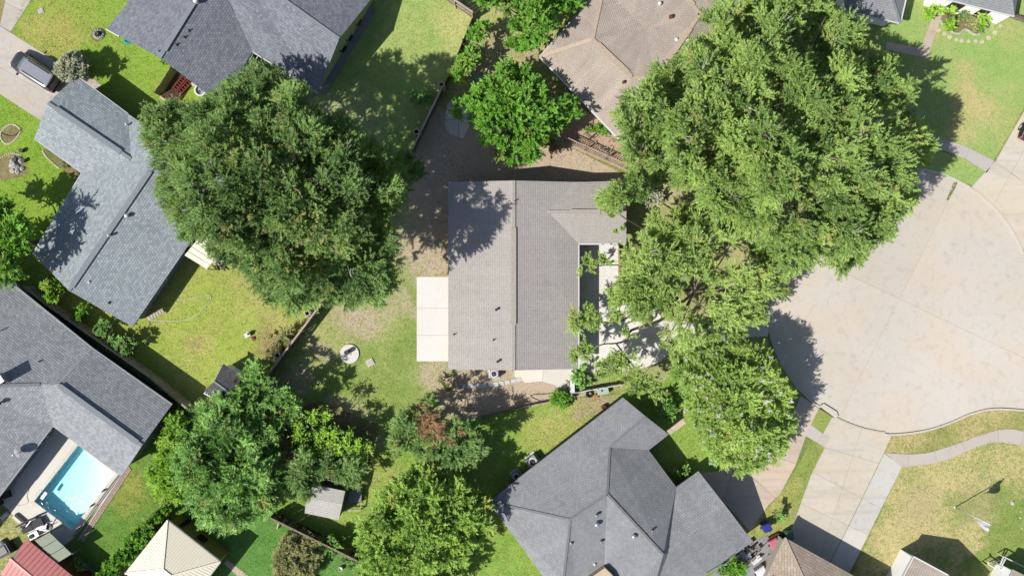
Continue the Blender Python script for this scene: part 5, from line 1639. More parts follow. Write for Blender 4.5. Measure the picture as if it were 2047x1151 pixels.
pillar('hollow square post where the board fence meets the hedge', 886, 180, 1.95)
pillar('hollow square post halfway along the shaded board fence', 837, 271, 1.9)
pillar('hollow square post on the slanting fence nearest the huge tree', 624, 625, 1.9)
pillar('hollow square post on the slanting fence near the scrub', 566, 707, 1.9)

# lattice fence in front of the red soil
t = thing('lattice_fence', 'pale lattice fence leaning in front of the red soil', 'fence', W(1185, 315))
a, b = W(1128, 283), W(1250, 338)
d = (b-a).normalized(); s = Vector((-d.y, d.x, 0)); L = (b-a).length
h = 1.3
for i in range(int(L/.22)):
    for sg in (1, -1):
        m = MB(); p0 = a + d*(i*.22); p1 = p0 + d*(.3*sg) + Vector((0, 0, h)) + s*.18
        m.beam(p0 + s*.01*sg, p1 + s*.01*sg, .05, .018, up=s); m.build('lattice_slat', MAT['wood_pale'], t)
for k in range(4):
    c = a.lerp(b, k/3); m = MB(); m.beam(c, c+Vector((0, 0, h+.05))+s*.18, .09, .09); m.build('post', MAT['wood_grey'], t)
for zz in (.08, h):
    m = MB(); o = Vector((0, 0, zz)) + s*.18*zz/h; m.beam(a+o, b+o, .06, .06); m.build('rail', MAT['wood_pale'], t)

# ------------------------------------------------------------------ swimming pool
t = thing('swimming_pool', 'bright turquoise swimming pool partly under the grey roof edge', 'pool', W(150, 975))
pool = P2([(157, 889), (69, 1001), (144, 1058), (230, 946)])
zt = .06
dep = [1.05, 1.25, 1.0, .25]  # shallow right corner is shaped to stand in for white glare
m = MB()
n = 4
top = [(x, y, zt+.015) for x, y in pool]; bot = [(x, y, -d) for (x, y), d in zip(pool, dep)]
# the basin: subdivided floor
NS = 10
def bil(A, B, C, D, u, v):
    return tuple((A[i]*(1-u)+B[i]*u)*(1-v) + (D[i]*(1-u)+C[i]*u)*v for i in range(3))
vs = [bil(bot[0], bot[1], bot[2], bot[3], i/NS, j/NS) for j in range(NS+1) for i in range(NS+1)]
fs = [(j*(NS+1)+i, j*(NS+1)+i+1, (j+1)*(NS+1)+i+1, (j+1)*(NS+1)+i) for j in range(NS) for i in range(NS)]
m.add(vs, fs)
for i in range(4):
    j = (i+1) % 4
    m.add([top[i], top[j], bot[j], bot[i]], [(0, 1, 2, 3)])
m.build('basin', MAT['pool_plaster'], t)
wi = inset(pool, .003)
pc_ = ccw(pool); od = [pool.index(q) for q in pc_]
m = MB()
wt = [(x, y, -.03) for x, y in wi]; wb = [(x, y, -dep[od[i]]+.02) for i, (x, y) in enumerate(wi)]
vs = [bil(wb[0], wb[1], wb[2], wb[3], i/NS, j/NS) for j in range(NS+1) for i in range(NS+1)]
m.add(wt, [(0, 1, 2, 3)])
m.add(vs, [tuple(reversed(f)) for f in fs])
for i in range(4):
    j = (i+1) % 4
    m.add([wt[i], wt[j], wb[j], wb[i]], [(3, 2, 1, 0)])
m.build('water', MAT['pool_water'], t)
# coping stones
pin = ccw(pool); pout = inset(pin, -.32)
for i in range(4):
    j = (i+1) % 4
    A, B, C, D = Vector((*pin[i], 0)), Vector((*pin[j], 0)), Vector((*pout[j], 0)), Vector((*pout[i], 0))
    k = max(1, int((B-A).length/.6))
    for q in range(k):
        u0, u1 = q/k+.001, (q+1)/k-.001
        m = MB(); m.prism([A.lerp(B, u0)[:2], A.lerp(B, u1)[:2], D.lerp(C, u1)[:2], D.lerp(C, u0)[:2]], .02, .095); m.build('coping_stone', MAT['concrete_pale'], t)

# the deck lies over the pool: cut it out
def cut_pool():
    outer_ = ccw(P2([(95, 835), (250, 940), (243, 958), (146, 1076), (100, 1110), (10, 1010), (-60, 1000), (-60, 960)]))
    hol = ccw(pool)
    lp = [[Vector((x, y, .05)) for x, y in outer_], [Vector((x, y, .05)) for x, y in hol]]
    tr = tessellate_polygon(lp); ap = lp[0]+lp[1]
    g = MB(); g.v = [tuple(p) for p in ap]
    for a, b, c in tr:
        if (ap[b]-ap[a]).cross(ap[c]-ap[a]).z < 0: b, c = c, b
        g.f.append((a, b, c)); g.m.append(0)
    o = g.build('pool_deck', MAT['concrete_pale'], kind='structure')
cut_pool()
# the same hole in the ground sheets
def cut_ground(o, zz):
    me = o.data
    hol = [Vector((x, y, zz)) for x, y in pool]
for nm in ('ground',):
    g = COL.objects.get(nm)
    outer_ = [(-420, -420), (420, -420), (420, 420), (-420, 420)]
    lp = [[Vector((x, y, 0)) for x, y in outer_], [Vector((x, y, 0)) for x, y in hole], [Vector((x, y, 0)) for x, y in pool]]
    tr = tessellate_polygon(lp); ap = lp[0]+lp[1]+lp[2]
    q = MB(); q.v = [tuple(p) for p in ap]
    for a, b, c in tr:
        if (ap[b]-ap[a]).cross(ap[c]-ap[a]).z < 0: b, c = c, b
        q.f.append((a, b, c)); q.m.append(0)
    bpy.data.objects.remove(g)
    q.build('ground', MAT['grass_general'], kind='structure')

# brick border beside the deck
rr = random.Random(3)
t = thing('brick_border', 'brick border between the pool deck and the green lawn', 'border', W(205, 1010))
a, b = W(256, 930), W(158, 1078); d = (b-a).normalized(); s = Vector((d.y, -d.x, 0)); L = (b-a).length
for i in range(int(L/.22)):
    for r_ in range(2):
        c = a + d*(i*.22+.11+.1*r_) - s*(.17 + r_*.21)
        m = MB(); m.box((c.x, c.y, .04+rr.uniform(-.005, .01)), (.205, .195, .1), math.atan2(d.y, d.x)); m.build('brick', MAT['brick_edge'], t)
m = MB(); m.beam(a+Vector((0, 0, .05))-s*.0+s*.0, b+Vector((0, 0, .05)), .09, .16); m.build('edging', MAT['kerb'], t)
t = thing('pool_rail', 'thin dark rail along the far side of the pool', 'rail', W(195, 1010))
m = MB(); m.tube([W(238, 950, .3), W(228, 962, .3), W(148, 1070, .3)], .05, 6); m.build('rail', MAT['black'], t)
for k in range(3):
    c = W(238, 950).lerp(W(148, 1070), k/2); m = MB(); m.cyl((c.x, c.y, 0), .03, .3, 6); m.build('post', MAT['black'], t)
for (x, y, lb) in ((209, 979, 'small black pump box on the pool edge nearest the roof'), (185, 1009, 'small dark skimmer box on the pool edge')):
    c = W(x, y); m = MB(); m.box((c.x, c.y, .2), (.3, .16, .3), .6, taper=.85); m.box((c.x, c.y, .37), (.2, .1, .06), .6); m.build('pump_box', MAT['black'], label=lb, cat='box')
fl = thing('pool_float', 'white rectangular float in the corner of the pool', 'float', W(88, 990))
c = W(88, 990); m = MB(); m.box((c.x, c.y, .0), (.75, .28, .1), .95); m.build('pad', MAT['white_plastic'], fl)
m = MB(); m.cyl((c.x, c.y, .04), .09, .05, 12); m.build('cap', MAT['white_plastic'], fl)

# satellite dish on the pool house
t = thing('satellite_dish', 'grey satellite dish on the roof edge above the pool', 'dish', h3.hit(44, 902))
p = h3.hit(44, 902)
m = MB()
nv = Vector((-.5, -.3, .8)).normalized(); u = nv.cross(Vector((0, 0, 1))).normalized(); v = u.cross(nv)
cc = p + Vector((0, 0, .6))
ring = [cc + (u*math.cos(i*.4488)*.42 + v*math.sin(i*.4488)*.42) + nv*.1 for i in range(14)]
m.add([cc]+ring, [(0, 1+i, 1+(i+1) % 14) for i in range(14)]); m.build('reflector', MAT['galv'], t, True)
m = MB(); m.tube([p-Vector((0, 0, .05)), cc], .03, 6); m.tube([cc-v*.4, cc+nv*.45], .02, 6); m.build('arm', MAT['lead'], t)
m = MB(); m.box(tuple(cc+nv*.45), (.1, .1, .1)); m.build('feed_horn', MAT['white_plastic'], t)

# lounge furniture by the pool
t = thing('lounge_seat', 'black cushioned lounge seat with white frame on the pool deck', 'seat', W(76, 1048))
for k, (x, y, rz) in enumerate(((80, 1042, .4), (60, 1052, .4))):
    c = W(x, y); m = MB(); m.box((c.x, c.y, .42), (1.05, .75, .16), rz); m.box((c.x-.3, c.y+.42, .7), (1.0, .14, .5), rz); m.build('cushion', MAT['cushion'], t)
for q in ((66, 1035), (94, 1046), (84, 1060), (52, 1052)):
    c = W(*q); m = MB(); m.beam((c.x, c.y, 0), (c.x, c.y, .69), .06, .06); m.build('leg', MAT['white_metal'], t)
for q0, q1 in (((66, 1035), (52, 1052)), ((94, 1046), (84, 1060))):
    m = MB(); m.beam(W(*q0, .72), W(*q1, .72), .08, .05); m.build('armrest', MAT['white_metal'], t)
m = MB(); m.beam(W(70, 1052, .35), W(92, 1056, .35), .5, .04); m.build('frame', MAT['white_metal'], t)
t = thing('side_table', 'small white table with a dark bowl at the lounge seat', 'table', W(73, 1066))
c = W(73, 1066); m = MB(); m.box((c.x, c.y, .5), (.9, .55, .05), .5); m.build('tabletop', MAT['white_plastic'], t)
for dx, dy in ((-.3, -.2), (.3, -.2), (.3, .2), (-.3, .2)):
    m = MB(); m.cyl((c.x+dx, c.y+dy, 0), .025, .48, 6); m.build('leg', MAT['white_metal'], t)
c = W(70, 1068); m = MB(); m.cyl((c.x, c.y, .525), .1, .12, 14, .2); m.build('bowl', MAT['cushion'], label='dark bowl standing on the small white poolside table', cat='bowl')
t = thing('patio_umbrella', 'closed grey umbrella base disc on the deck beside the lounge seat', 'umbrella', W(99, 1052))
c = W(99, 1052); m = MB(); m.cyl((c.x, c.y, .05), .32, .1, 18, .28); m.build('base', MAT['concrete_grey'], t)
m = MB(); m.cyl((c.x, c.y, .15), .03, 1.0, 8); m.build('pole', MAT['lead'], t)
for i, (x, y, sx, sy, rz, mt, lb, nm, hh) in enumerate((
        (16, 987, .7, .6, .3, 'black', 'black barbecue grill by the corner of the pool house', 'barbecue', .9),
        (2, 1002, .5, .5, .1, 'black', 'black bin at the left edge below the grey roof', 'bin', .8),
        (14, 1096, 1.6, 1.1, .5, 'dark_plastic', 'dark covered trailer beside the red roof', 'trailer', .9),
        (4, 1086, .9, .5, .7, 'concrete_grey', 'grey slab leaning by the red roof', 'slab_block', .4),
        (10, 1030, .9, .4, .7, 'white_plastic', 'white panel lying by the left edge', 'panel', .15),
        (40, 1036, 1.2, .35, -.7, 'concrete_pale', 'pale bench slab beside the pool deck', 'bench', .4))):
    c = W(x, y); m = MB(); m.box((c.x, c.y, hh*.5), (sx, sy, hh), rz, taper=.88); m.box((c.x, c.y, hh+.03), (sx*.8, sy*.8, .06), rz, taper=.8)
    m.build(nm, MAT[mt], label=lb, cat=nm.replace('_', ' '))
m = MB(); m.tube(spline([tuple(W(x, y, .07)) for x, y in ((60, 972), (54, 990), (56, 1003), (40, 1010), (24, 1008), (14, 1030), (6, 1048))], 4), .02, 5)
m.build('pool_hose', MAT['galv'], label='thin grey hose snaking across the pool deck', cat='hose')

# ------------------------------------------------------------------ vehicles
def car(name, label, px, py, head, L, Wd, paint, roofm, pickup=False):
    root = thing(name, label, 'car', W(px, py))
    a = math.atan2(-head[1], head[0]); ca, sa = math.cos(a), math.sin(a)
    B = W(px, py, 0)
    def T(x, y, z): return (B.x + x*ca - y*sa, B.y + x*sa + y*ca, z)
    def loft(secs, name, mat, close=True):
        m = MB(); vs = []; fs = []
        n = len(secs[0])
        for s in secs: vs += [T(*p) for p in s]
        for i in range(len(secs)-1):
            for k in range(n):
                k2 = (k+1) % n
                fs.append((i*n+k, i*n+k2, (i+1)*n+k2, (i+1)*n+k))
        fs.append(tuple(range(n))); fs.append(tuple(reversed(range((len(secs)-1)*n, len(secs)*n))))
        m.add(vs, fs)
        o = m.build(name, MAT[mat], root, True); ORG[o.name] = ORG[root.name]
        try:
            o.data.set_sharp_from_angle(angle=.7)
        except Exception:
            pass
        return o
    hw = Wd/2
    st = [(-.5, .80, .55, .95), (-.485, .92, .35, 1.0), (-.40, .98, .22, 1.05), (-.15, 1.0, .20, 1.03), (.12, 1.0, .20, 1.03), (.20, .985, .20, 1.04), (.36, .96, .22, .98), (.45, .88, .28, .90), (.485, .74, .35, .80), (.5, .55, .42, .70)]
    secs = []
    for x, w, z0, z1 in st:
        y = hw*w
        secs.append([(x*L, -y*.9, z0), (x*L, -y, z0+(z1-z0)*.3), (x*L, -y*.985, z0+(z1-z0)*.75), (x*L, -y*.88, z1-.02), (x*L, -y*.5, z1+.025), (x*L, 0, z1+.035), (x*L, y*.5, z1+.025), (x*L, y*.88, z1-.02), (x*L, y*.985, z0+(z1-z0)*.75), (x*L, y, z0+(z1-z0)*.3), (x*L, y*.9, z0)])
    loft(secs, 'body', paint)
    rx = -.02 if pickup else -.485; tx = .02 if pickup else -.445
    fz, ft = (.235, .07) if pickup else (.29, .15)
    g = []
    for x, w, z in ((rx, .84, 1.02), (tx, .72, 1.62)):
        pass
    bot = [(rx*L, -hw*.80), (rx*L+.1, -hw*.9), (fz*L-.35, -hw*.9), (fz*L, -hw*.74), (fz*L+.08, 0), (fz*L, hw*.74), (fz*L-.35, hw*.9), (rx*L+.1, hw*.9), (rx*L, hw*.80), (rx*L-.04, 0)]
    topp = [(tx*L, -hw*.62), (tx*L+.12, -hw*.70), (ft*L-.2, -hw*.70), (ft*L, -hw*.60), (ft*L+.05, 0), (ft*L, hw*.60), (ft*L-.2, hw*.70), (tx*L+.12, hw*.70), (tx*L, hw*.62), (tx*L-.03, 0)]
    loft([[(x, y, .98) for x, y in bot], [(x, y, 1.63) for x, y in topp]], 'side_glass', 'glass')
    # windscreen
    m = MB()
    m.add([T(fz*L+.03, -hw*.70, 1.05), T(fz*L+.10, 0, 1.06), T(fz*L+.03, hw*.70, 1.05), T(ft*L+.03, hw*.58, 1.63), T(ft*L+.09, 0, 1.645), T(ft*L+.03, -hw*.58, 1.63)], [(0, 1, 4, 5), (1, 2, 3, 4)])
    m.build('windscreen', MAT['glass_sheen'], root)
    e = [(x*1.0 + (.03 if x > 0 else -.02), y*1.04) for x, y in topp]
    e2 = [(x*.97, y*.9) for x, y in topp]
    loft([[(x, y, 1.60) for x, y in e], [(x, y, 1.66) for x, y in e], [(x, y, 1.70) for x, y in e2]], 'roof', roofm)
    for sgn in (-1, 1):
        if not pickup:
            m = MB(); m.beam(T(tx*L+.3, sgn*hw*.58, 1.74), T(ft*L-.25, sgn*hw*.58, 1.74), .05, .05); m.build('roof_rail', MAT['black'], root)
        m = MB(); m.box(T(fz*L-.32, sgn*(hw+.12), 1.08), (.13, .24, .16), a, taper=.8); m.build('mirror', MAT[paint], root)
        m = MB(); m.box(T(.455*L, sgn*hw*.68, .72), (.34, .36, .14), a - sgn*.45, taper=.8); m.build('headlight', MAT['lamp_clear'], root)
        m = MB(); m.box(T(-.492*L, sgn*hw*.80, .80), (.10, .18, .30), a, taper=.9); m.build('tail_light', MAT['lamp_red'], root)
        for x in (-.30, .31):
            c = T(x*L, sgn*(hw-.10), .34)
            ax = Vector((-sa, ca, 0))*sgn
            m = MB(); m.tube([Vector(c)-ax*.11, Vector(c)+ax*.11], .34, 16); w = m.build('wheel', MAT['tyre'], root); ORG[w.name] = ORG[root.name]
            m = MB(); m.tube([Vector(c)+ax*.08, Vector(c)+ax*.118], .21, 12); m.build('rim', MAT['chrome'], w)
    if pickup:
        m = MB(); m.prism([T(-.47*L, -hw*.84, 0)[:2], T(rx*L-.1, -hw*.84, 0)[:2], T(rx*L-.1, hw*.84, 0)[:2], T(-.47*L, hw*.84, 0)[:2]], .98, 1.13); m.build('bed_cover', MAT['tonneau'], root)
        for k in range(1, 4):
            xx = -.47*L + (rx*L-.1+.47*L)*k/4
            m = MB(); m.beam(T(xx, -hw*.82, 1.14), T(xx, hw*.82, 1.14), .05, .03); m.build('cover_rib', MAT['black'], root)
        for sgn in (-1, 1):
            m = MB(); m.beam(T(-.48*L, sgn*hw*.88, 1.12), T(rx*L-.1, sgn*hw*.88, 1.12), .07, .06); m.build('bed_rail', MAT['galv'], root)
    else:
        m = MB(); m.box(T(-.505*L, 0, .62), (.12, Wd*.8, .18), a); m.build('rear_bumper', MAT['black'], root)
    m = MB(); m.box(T(-.508*L, 0, .55), (.06, .5, .12), a); m.build('number_plate', MAT['white_metal'], root)
    return root
car('parked_car', 'grey station wagon parked on the left driveway by the pale bush', 80, 147, (-.845, -.535), 4.65, 1.85, 'car_grey', 'car_roof')
car('pickup_truck', 'black pickup truck with covered bed cut by the right edge', 2072, 232, (.45, -.89), 5.6, 2.0, 'car_black', 'car_black', True)

# ------------------------------------------------------------------ flagpole
t = thing('flagpole', 'white flagpole on the dry lawn at the lower right', 'flagpole', W(1909, 1013))
b = W(1909, 1013); HP = 5.6
m = MB(); m.tube([b, b+Vector((0, 0, HP*.5)), b+Vector((0, 0, HP))], [.05, .042, .03], 10); m.build('pole', MAT['white_metal'], t, True)
m = MB(); m.cyl((b.x, b.y, 0), .12, .05, 16); m.cyl((b.x, b.y, .05), .08, .12, 12, .06); m.build('base', MAT['concrete_pale'], t)
m = MB()
for k in range(5):
    el = math.pi*k/4
m.cyl((b.x, b.y, HP), .03, .06, 10, .07); m.cyl((b.x, b.y, HP+.06), .07, .07, 10, .02); m.build('finial', MAT['chrome'], t, True)
# the flag hangs with a light breeze
fl = MB(); nu, nv_ = 10, 14
vs = []; top_ = b + Vector((0, 0, HP-.1))
for j in range(nv_+1):
    for i in range(nu+1):
        u = i/nu; v = j/nv_
        x = u*(.62 - .25*v) ; dx = .12*math.sin(u*9+v*2)*(.3+u)
        p = top_ + Vector((.25*x + dx - .05*v, -1.15*x*1.05 + .1*math.sin(v*5+u*4), -1.35*v - .75*u*u))
        vs.append(p)
fs = [(j*(nu+1)+i, j*(nu+1)+i+1, (j+1)*(nu+1)+i+1, (j+1)*(nu+1)+i) for j in range(nv_) for i in range(nu)]
fl.add(vs, fs)
fl.m = [1 if (k % nu) in (4, 5) else 0 for k in range(len(fs))]
o = fl.build('flag', [MAT['cloth_white'], MAT['cloth_lilac']], smooth=True, label='white and lilac flag drooping from the flagpole', cat='flag')

# ------------------------------------------------------------------ small yard things
def simple(name, label, cat, mb, mat, group=None, smooth=False):
    return mb.build(name, MAT[mat] if isinstance(mat, str) else [MAT[x] for x in mat], label=label, cat=cat, group=group, smooth=smooth)

# septic cover with vent pipe
t = thing('septic_cover', 'round white concrete cover with a brown pipe in the middle lawn', 'cover', W(699, 707))
c = W(699, 707); m = MB(); m.cyl((c.x, c.y, .0), .88, .16, 40, .86); m.build('lid', MAT['concrete_white'], t)
c = W(696, 703); m = MB(); m.ring((c.x, c.y), .17, .20, .1, .85, 20); m.build('pipe', MAT['rust'], t)
m = MB(); m.cyl((c.x, c.y, .78), .165, .02, 18); m.build('pipe_bore', MAT['black'], t)
c = W(701, 708); m = MB(); m.cyl((c.x, c.y, .15), .04, .15, 8); m.build('lug', MAT['lead'], t)
t = thing('square_pad', 'small square pale concrete pad in the lawn beside the round cover', 'pad', W(740, 724))
c = W(740, 724); m = MB(); m.box((c.x, c.y, .05), (.68, .62, .14), .5, taper=.97); m.build('slab', MAT['concrete_pale'], t)
m = MB(); m.box((c.x, c.y, .13), (.5, .46, .03), .5); m.build('lid', MAT['concrete_walk'], t)
t = thing('meter_box', 'small square meter lid in the top left lawn', 'lid', W(82, 23))
c = W(82, 23); m = MB(); m.box((c.x, c.y, .03), (.5, .44, .08), .4); m.build('frame', MAT['concrete_walk'], t)
m = MB(); m.box((c.x, c.y, .075), (.38, .32, .02), .4); m.build('lid', MAT['stone'], t)

def ac_unit(label, px, py, rz, s=.85):
    t = thing('air_conditioner', label, 'air conditioner', W(px, py), 'outdoor air conditioners beside house walls')
    c = W(px, py)
    m = MB(); m.box((c.x, c.y, .06), (s*1.25, s*1.25, .12), rz); m.build('pad', MAT['concrete_pale'], t)
    m = MB(); m.box((c.x, c.y, .5), (s, s, .76), rz, taper=.97); m.build('casing', MAT['galv'], t)
    m = MB(); m.ring((c.x, c.y), s*.30, s*.42, .86, .92, 24); m.build('fan_ring', MAT['white_metal'], t)
    m = MB(); m.cyl((c.x, c.y, .875), s*.31, .01, 20); m.build('fan_well', MAT['black'], t)
    m = MB(); m.cyl((c.x, c.y, .89), s*.09, .05, 10)
    for k in range(4):
        a = k*1.571+.3; m.beam((c.x, c.y, .90), (c.x+s*.28*math.cos(a), c.y+s*.28*math.sin(a), .90), .10, .015)
    m.build('fan', MAT['lead'], t)
ac_unit('air conditioner beside the gable end of the tan house', 988, 745, 0, .8)
ac_unit('larger air conditioner beside the dark roof edge', 1064, 919, .65, .95)
ac_unit('smaller air conditioner near the left corner of the dark roof', 1032, 948, .65, .75)

# white paver path
rr = random.Random(8)
path = spline([(926, 771), (960, 770), (1000, 766), (1040, 758)], 6)
for i in range(11):
    t_ = (i+.5)/11*(len(path)-1); k = int(t_); f = t_-k
    x = path[k][0]*(1-f)+path[k+1][0]*f; y = path[k][1]*(1-f)+path[k+1][1]*f
    c = W(x, y); m = MB(); m.box((c.x, c.y, .045), (.455, .34, .07), .08+rr.uniform(-.04, .04))
    simple('paving_stone', ('first', 'second', 'third', 'fourth', 'fifth', 'sixth', 'seventh', 'eighth', 'ninth', 'tenth', 'eleventh')[i] + ' white paving stone from the shaded end of the row', 'paving stone', m, 'paver', 'row of white paving stones below the tan house')
# stepping stones at the top right
steps = [(1876, 61), (1888, 68), (1899, 74), (1911, 80), (1922, 82), (1936, 83), (1950, 83), (1963, 84), (1977, 76), (1989, 66), (2000, 52)]
ORD = ('first', 'second', 'third', 'fourth', 'fifth', 'sixth', 'seventh', 'eighth', 'ninth', 'tenth', 'eleventh')
for i, (x, y) in enumerate(steps):
    c = W(x, y); m = MB(); m.cyl((c.x, c.y, .0), .22+rr.uniform(-.04, .05), .05, 7, .19)
    simple('stepping_stone', ORD[i] + ' pale stepping stone from the front walk, curving past the flower bed', 'stepping stone', m, 'stone_tan', 'stepping stones in front of the flower bed')
# bed edging
def edging(label, pts, seed, s=.2, mat='stone', closed=False):
    rg_ = random.Random(seed); t = thing('bed_edging', label, 'edging', W(*pts[0]))
    sp = spline(pts + ([pts[0]] if closed else []), 6); acc = 0
    P = [W(*q) for q in sp]
    for i in range(len(P)-1):
        L = (P[i+1]-P[i]).length; k = max(1, int(L/(s*1.05)))
        for q in range(k):
            c = P[i].lerp(P[i+1], (q+.5)/k); m = MB(); m.rock((c.x, c.y, 0), s*.5, rg_, .9); m.build('stone', MAT[mat], t)
struct('soil_bed', [(1880, 40), (1894, 10), (1985, 30), (1978, 55), (1962, 70), (1945, 70), (1930, 58), (1918, 66), (1900, 62)], .012, MAT['bed_soil'])
edging('pale stone edging round the kidney-shaped flower bed', [(1880, 42), (1890, 54), (1905, 65), (1918, 67), (1930, 59), (1942, 66), (1954, 70), (1968, 62), (1976, 50), (1980, 38)], 1, .24)
edging('thin stone ring round the oval garden bed on the left lawn', [(3, 263), (14, 252), (26, 249), (38, 255), (40, 264), (32, 278), (16, 288), (6, 283), (1, 272)], 2, .2, 'stone_tan', True)
edging('stone edging of the large bed cut by the left edge', [(-20, 322), (0, 316), (24, 306), (44, 312)], 3, .2, 'stone_tan')
edging('stone edging along the flower bed under the blue-grey eave', [(86, 302), (92, 312), (106, 326), (118, 336)], 4, .2, 'stone_tan')
struct('soil_bed', [(3, 263), (14, 252), (26, 249), (38, 255), (40, 264), (32, 278), (16, 288), (6, 283)], .014, MAT['bed_soil'])
m = MB(); m.tube(spline([tuple(W(x, y, .1)) for x, y in ((2, 266), (14, 271), (28, 271), (38, 262), (43, 258))], 4), .03, 5); simple('soaker_hose', 'dark curved hose lying across the oval bed', 'hose', m, 'lead')
t = thing('rock_group', 'pile of pale rocks and dark pots in the large left bed', 'rock pile', W(35, 330))
rg_ = random.Random(6)
for x, y, r_ in ((25, 322, .22), (31, 318, .3), (38, 316, .25), (28, 330, .45), (34, 334, .3), (42, 322, .28), (27, 342, .3), (37, 342, .32), (45, 338, .26), (32, 326, .25)):
    c = W(x, y); m = MB(); m.rock((c.x, c.y, 0), r_, rg_, 1.0); m.build('rock', MAT['stone'], t)
for x, y, r_ in ((33, 320, .22), (50, 322, .18), (46, 302, .2)):
    c = W(x, y); m = MB(); m.cyl((c.x, c.y, 0), r_*.8, .4, 12, r_); m.build('pot', MAT['dark_plastic'], t)
# fire ring on the top left lawn
t = thing('fire_ring', 'stone fire ring on a bare patch beside the slate roof', 'fire ring', W(198, 69))
c = W(198, 69)
struct('bare_patch', blob(197, 69, 16, 13), .012, MAT['bed_soil'])
for k in range(12):
    a = k*.5236; m = MB(); m.rock((c.x+.42*math.cos(a), c.y+.36*math.sin(a), 0), .16, rg_, 1.4); m.build('stone', MAT['stone'], t)
m = MB(); m.cyl((c.x, c.y, 0), .36, .3, 16, .22); m.rock((c.x+.1, c.y, .28), .2, rg_, 1.2); m.build('ash_heap', MAT['black'], t)
# hoses
m = MB()
for k in range(5):
    sp = [(W(255, 83).x + (.38-.05*k)*math.cos(i*.42), W(255, 83).y + (.26-.03*k)*math.sin(i*.42), .03+.03*k) for i in range(16)]
    m.tube(sp, .025, 5)
m.tube(spline([tuple(W(x, y, .04)) for x, y in ((247, 78), (252, 80), (258, 84), (262, 86))], 4), .03, 5)
simple('hose_coil', 'turquoise hose coiled beside the slate house wall', 'hose', m, 'teal')
m = MB(); m.tube(spline([tuple(W(x, y, .045)) for x, y in ((355, 600), (380, 597), (405, 591), (420, 590), (421, 600), (410, 613), (392, 630), (370, 639), (345, 641), (315, 640), (296, 640), (304, 647), (330, 644))], 5), .028, 5)
simple('garden_hose', 'pale hose looping over the yellowish lawn beside the blue-grey house', 'hose', m, 'hose_white')
# corrugated drain at the wall
t = thing('splash_sheet', 'pale corrugated sheet lying at the house wall on the yellowish lawn', 'sheet', W(312, 626))
for k in range(6):
    p0, p1 = W(296, 638, .06).lerp(W(328, 620, .06), k/6), W(296, 638, .06).lerp(W(328, 620, .06), (k+.8)/6)
    m = MB(); m.beam(p0, p1, .35, .05+.02*(k % 2)); m.build('panel', MAT['concrete_walk'], t)
# odds on the yellow lawn
t = thing('white_cooler', 'white box with a dark lid in the yellowish lawn', 'box', W(497, 669))
c = W(497, 669); m = MB(); m.box((c.x, c.y, .22), (.5, .42, .42), .5, taper=.95); m.build('body', MAT['white_plastic'], t)
m = MB(); m.box((c.x+.16, c.y+.12, .45), (.3, .2, .06), .5); m.build('lid', MAT['black'], t)
c = W(507, 676); m = MB(); m.rock((c.x, c.y, 0), .25, rg_, .8); simple('brick_lump', 'reddish lump beside the white box on the lawn', 'lump', m, 'terracotta')
t = thing('scrap_heap', 'heap of dark scrap beside the white patio cover', 'scrap heap', W(438, 528))
for k in range(16):
    a = rg_.random()*6.28; c = W(438+rg_.gauss(0, 8), 528+rg_.gauss(0, 7), .15+rg_.random()*.3)
    m = MB(); m.beam(c, c+Vector((math.cos(a)*.5, math.sin(a)*.5, rg_.uniform(-.1, .3))), .12, .06); m.build('scrap_piece', MAT[('black', 'rust', 'galv')[k % 3]], t)
# deck with red frames by the slate house
t = thing('timber_deck', 'brown timber deck beside the slate house', 'deck', W(352, 172))
A, B, C_, D = W(354, 143, .15), W(386, 160, .15), W(356, 210, .15), W(324, 192, .15)
for k in range(13):
    t0, t1 = k/13+.006, (k+1)/13-.006
    m = MB(); m.prism([A.lerp(B, t0)[:2], A.lerp(B, t1)[:2], D.lerp(C_, t1)[:2], D.lerp(C_, t0)[:2]], .03, .16); m.build('plank', MAT['wood_deck'], t)
for q, (x0, y0, x1, y1) in enumerate(((372, 152, 350, 178), (382, 160, 357, 188))):
    t = thing('red_ladder', ('upper' if q == 0 else 'lower') + ' red ladder frame lying on the brown deck', 'ladder', W(x0, y0))
    a, b = W(x0, y0, .3), W(x1, y1, .3); d = (b-a).normalized(); s = Vector((-d.y, d.x, 0))*.2
    for sg in (-1, 1):
        m = MB(); m.beam(a+s*sg, b+s*sg, .07, .1); m.build('side_rail', MAT['red_paint'], t)
    for k in range(7):
        c = a.lerp(b, k/6); m = MB(); m.beam(c-s, c+s, .05, .06); m.build('rung', MAT['red_paint'], t)
m = MB(); m.beam(W(320, 194, .1), W(345, 212, .1), .2, .1); simple('timber_kerb', 'pale timber lying at the foot of the brown deck', 'timber', m, 'wood_pale')
t = thing('white_tub', 'white round tub with dark contents beside the slate house', 'tub', W(404, 183))
c = W(404, 183); m = MB(); m.ring((c.x, c.y), .42, .55, 0, .5, 26); m.build('rim', MAT['white_plastic'], t)
m = MB(); m.cyl((c.x, c.y, .0), .43, .3, 20); m.build('floor', MAT['galv'], t)
m = MB(); m.rock((c.x+.12, c.y+.1, .3), .15, rg_); m.rock((c.x-.15, c.y-.1, .3), .13, rg_); m.build('contents', MAT['lead'], t)
c = W(391, 169); m = MB(); m.cyl((c.x, c.y, 0), .2, .35, 12, .27); simple('clay_pot', 'pinkish pot beside the white round tub', 'pot', m, 'stone_tan')
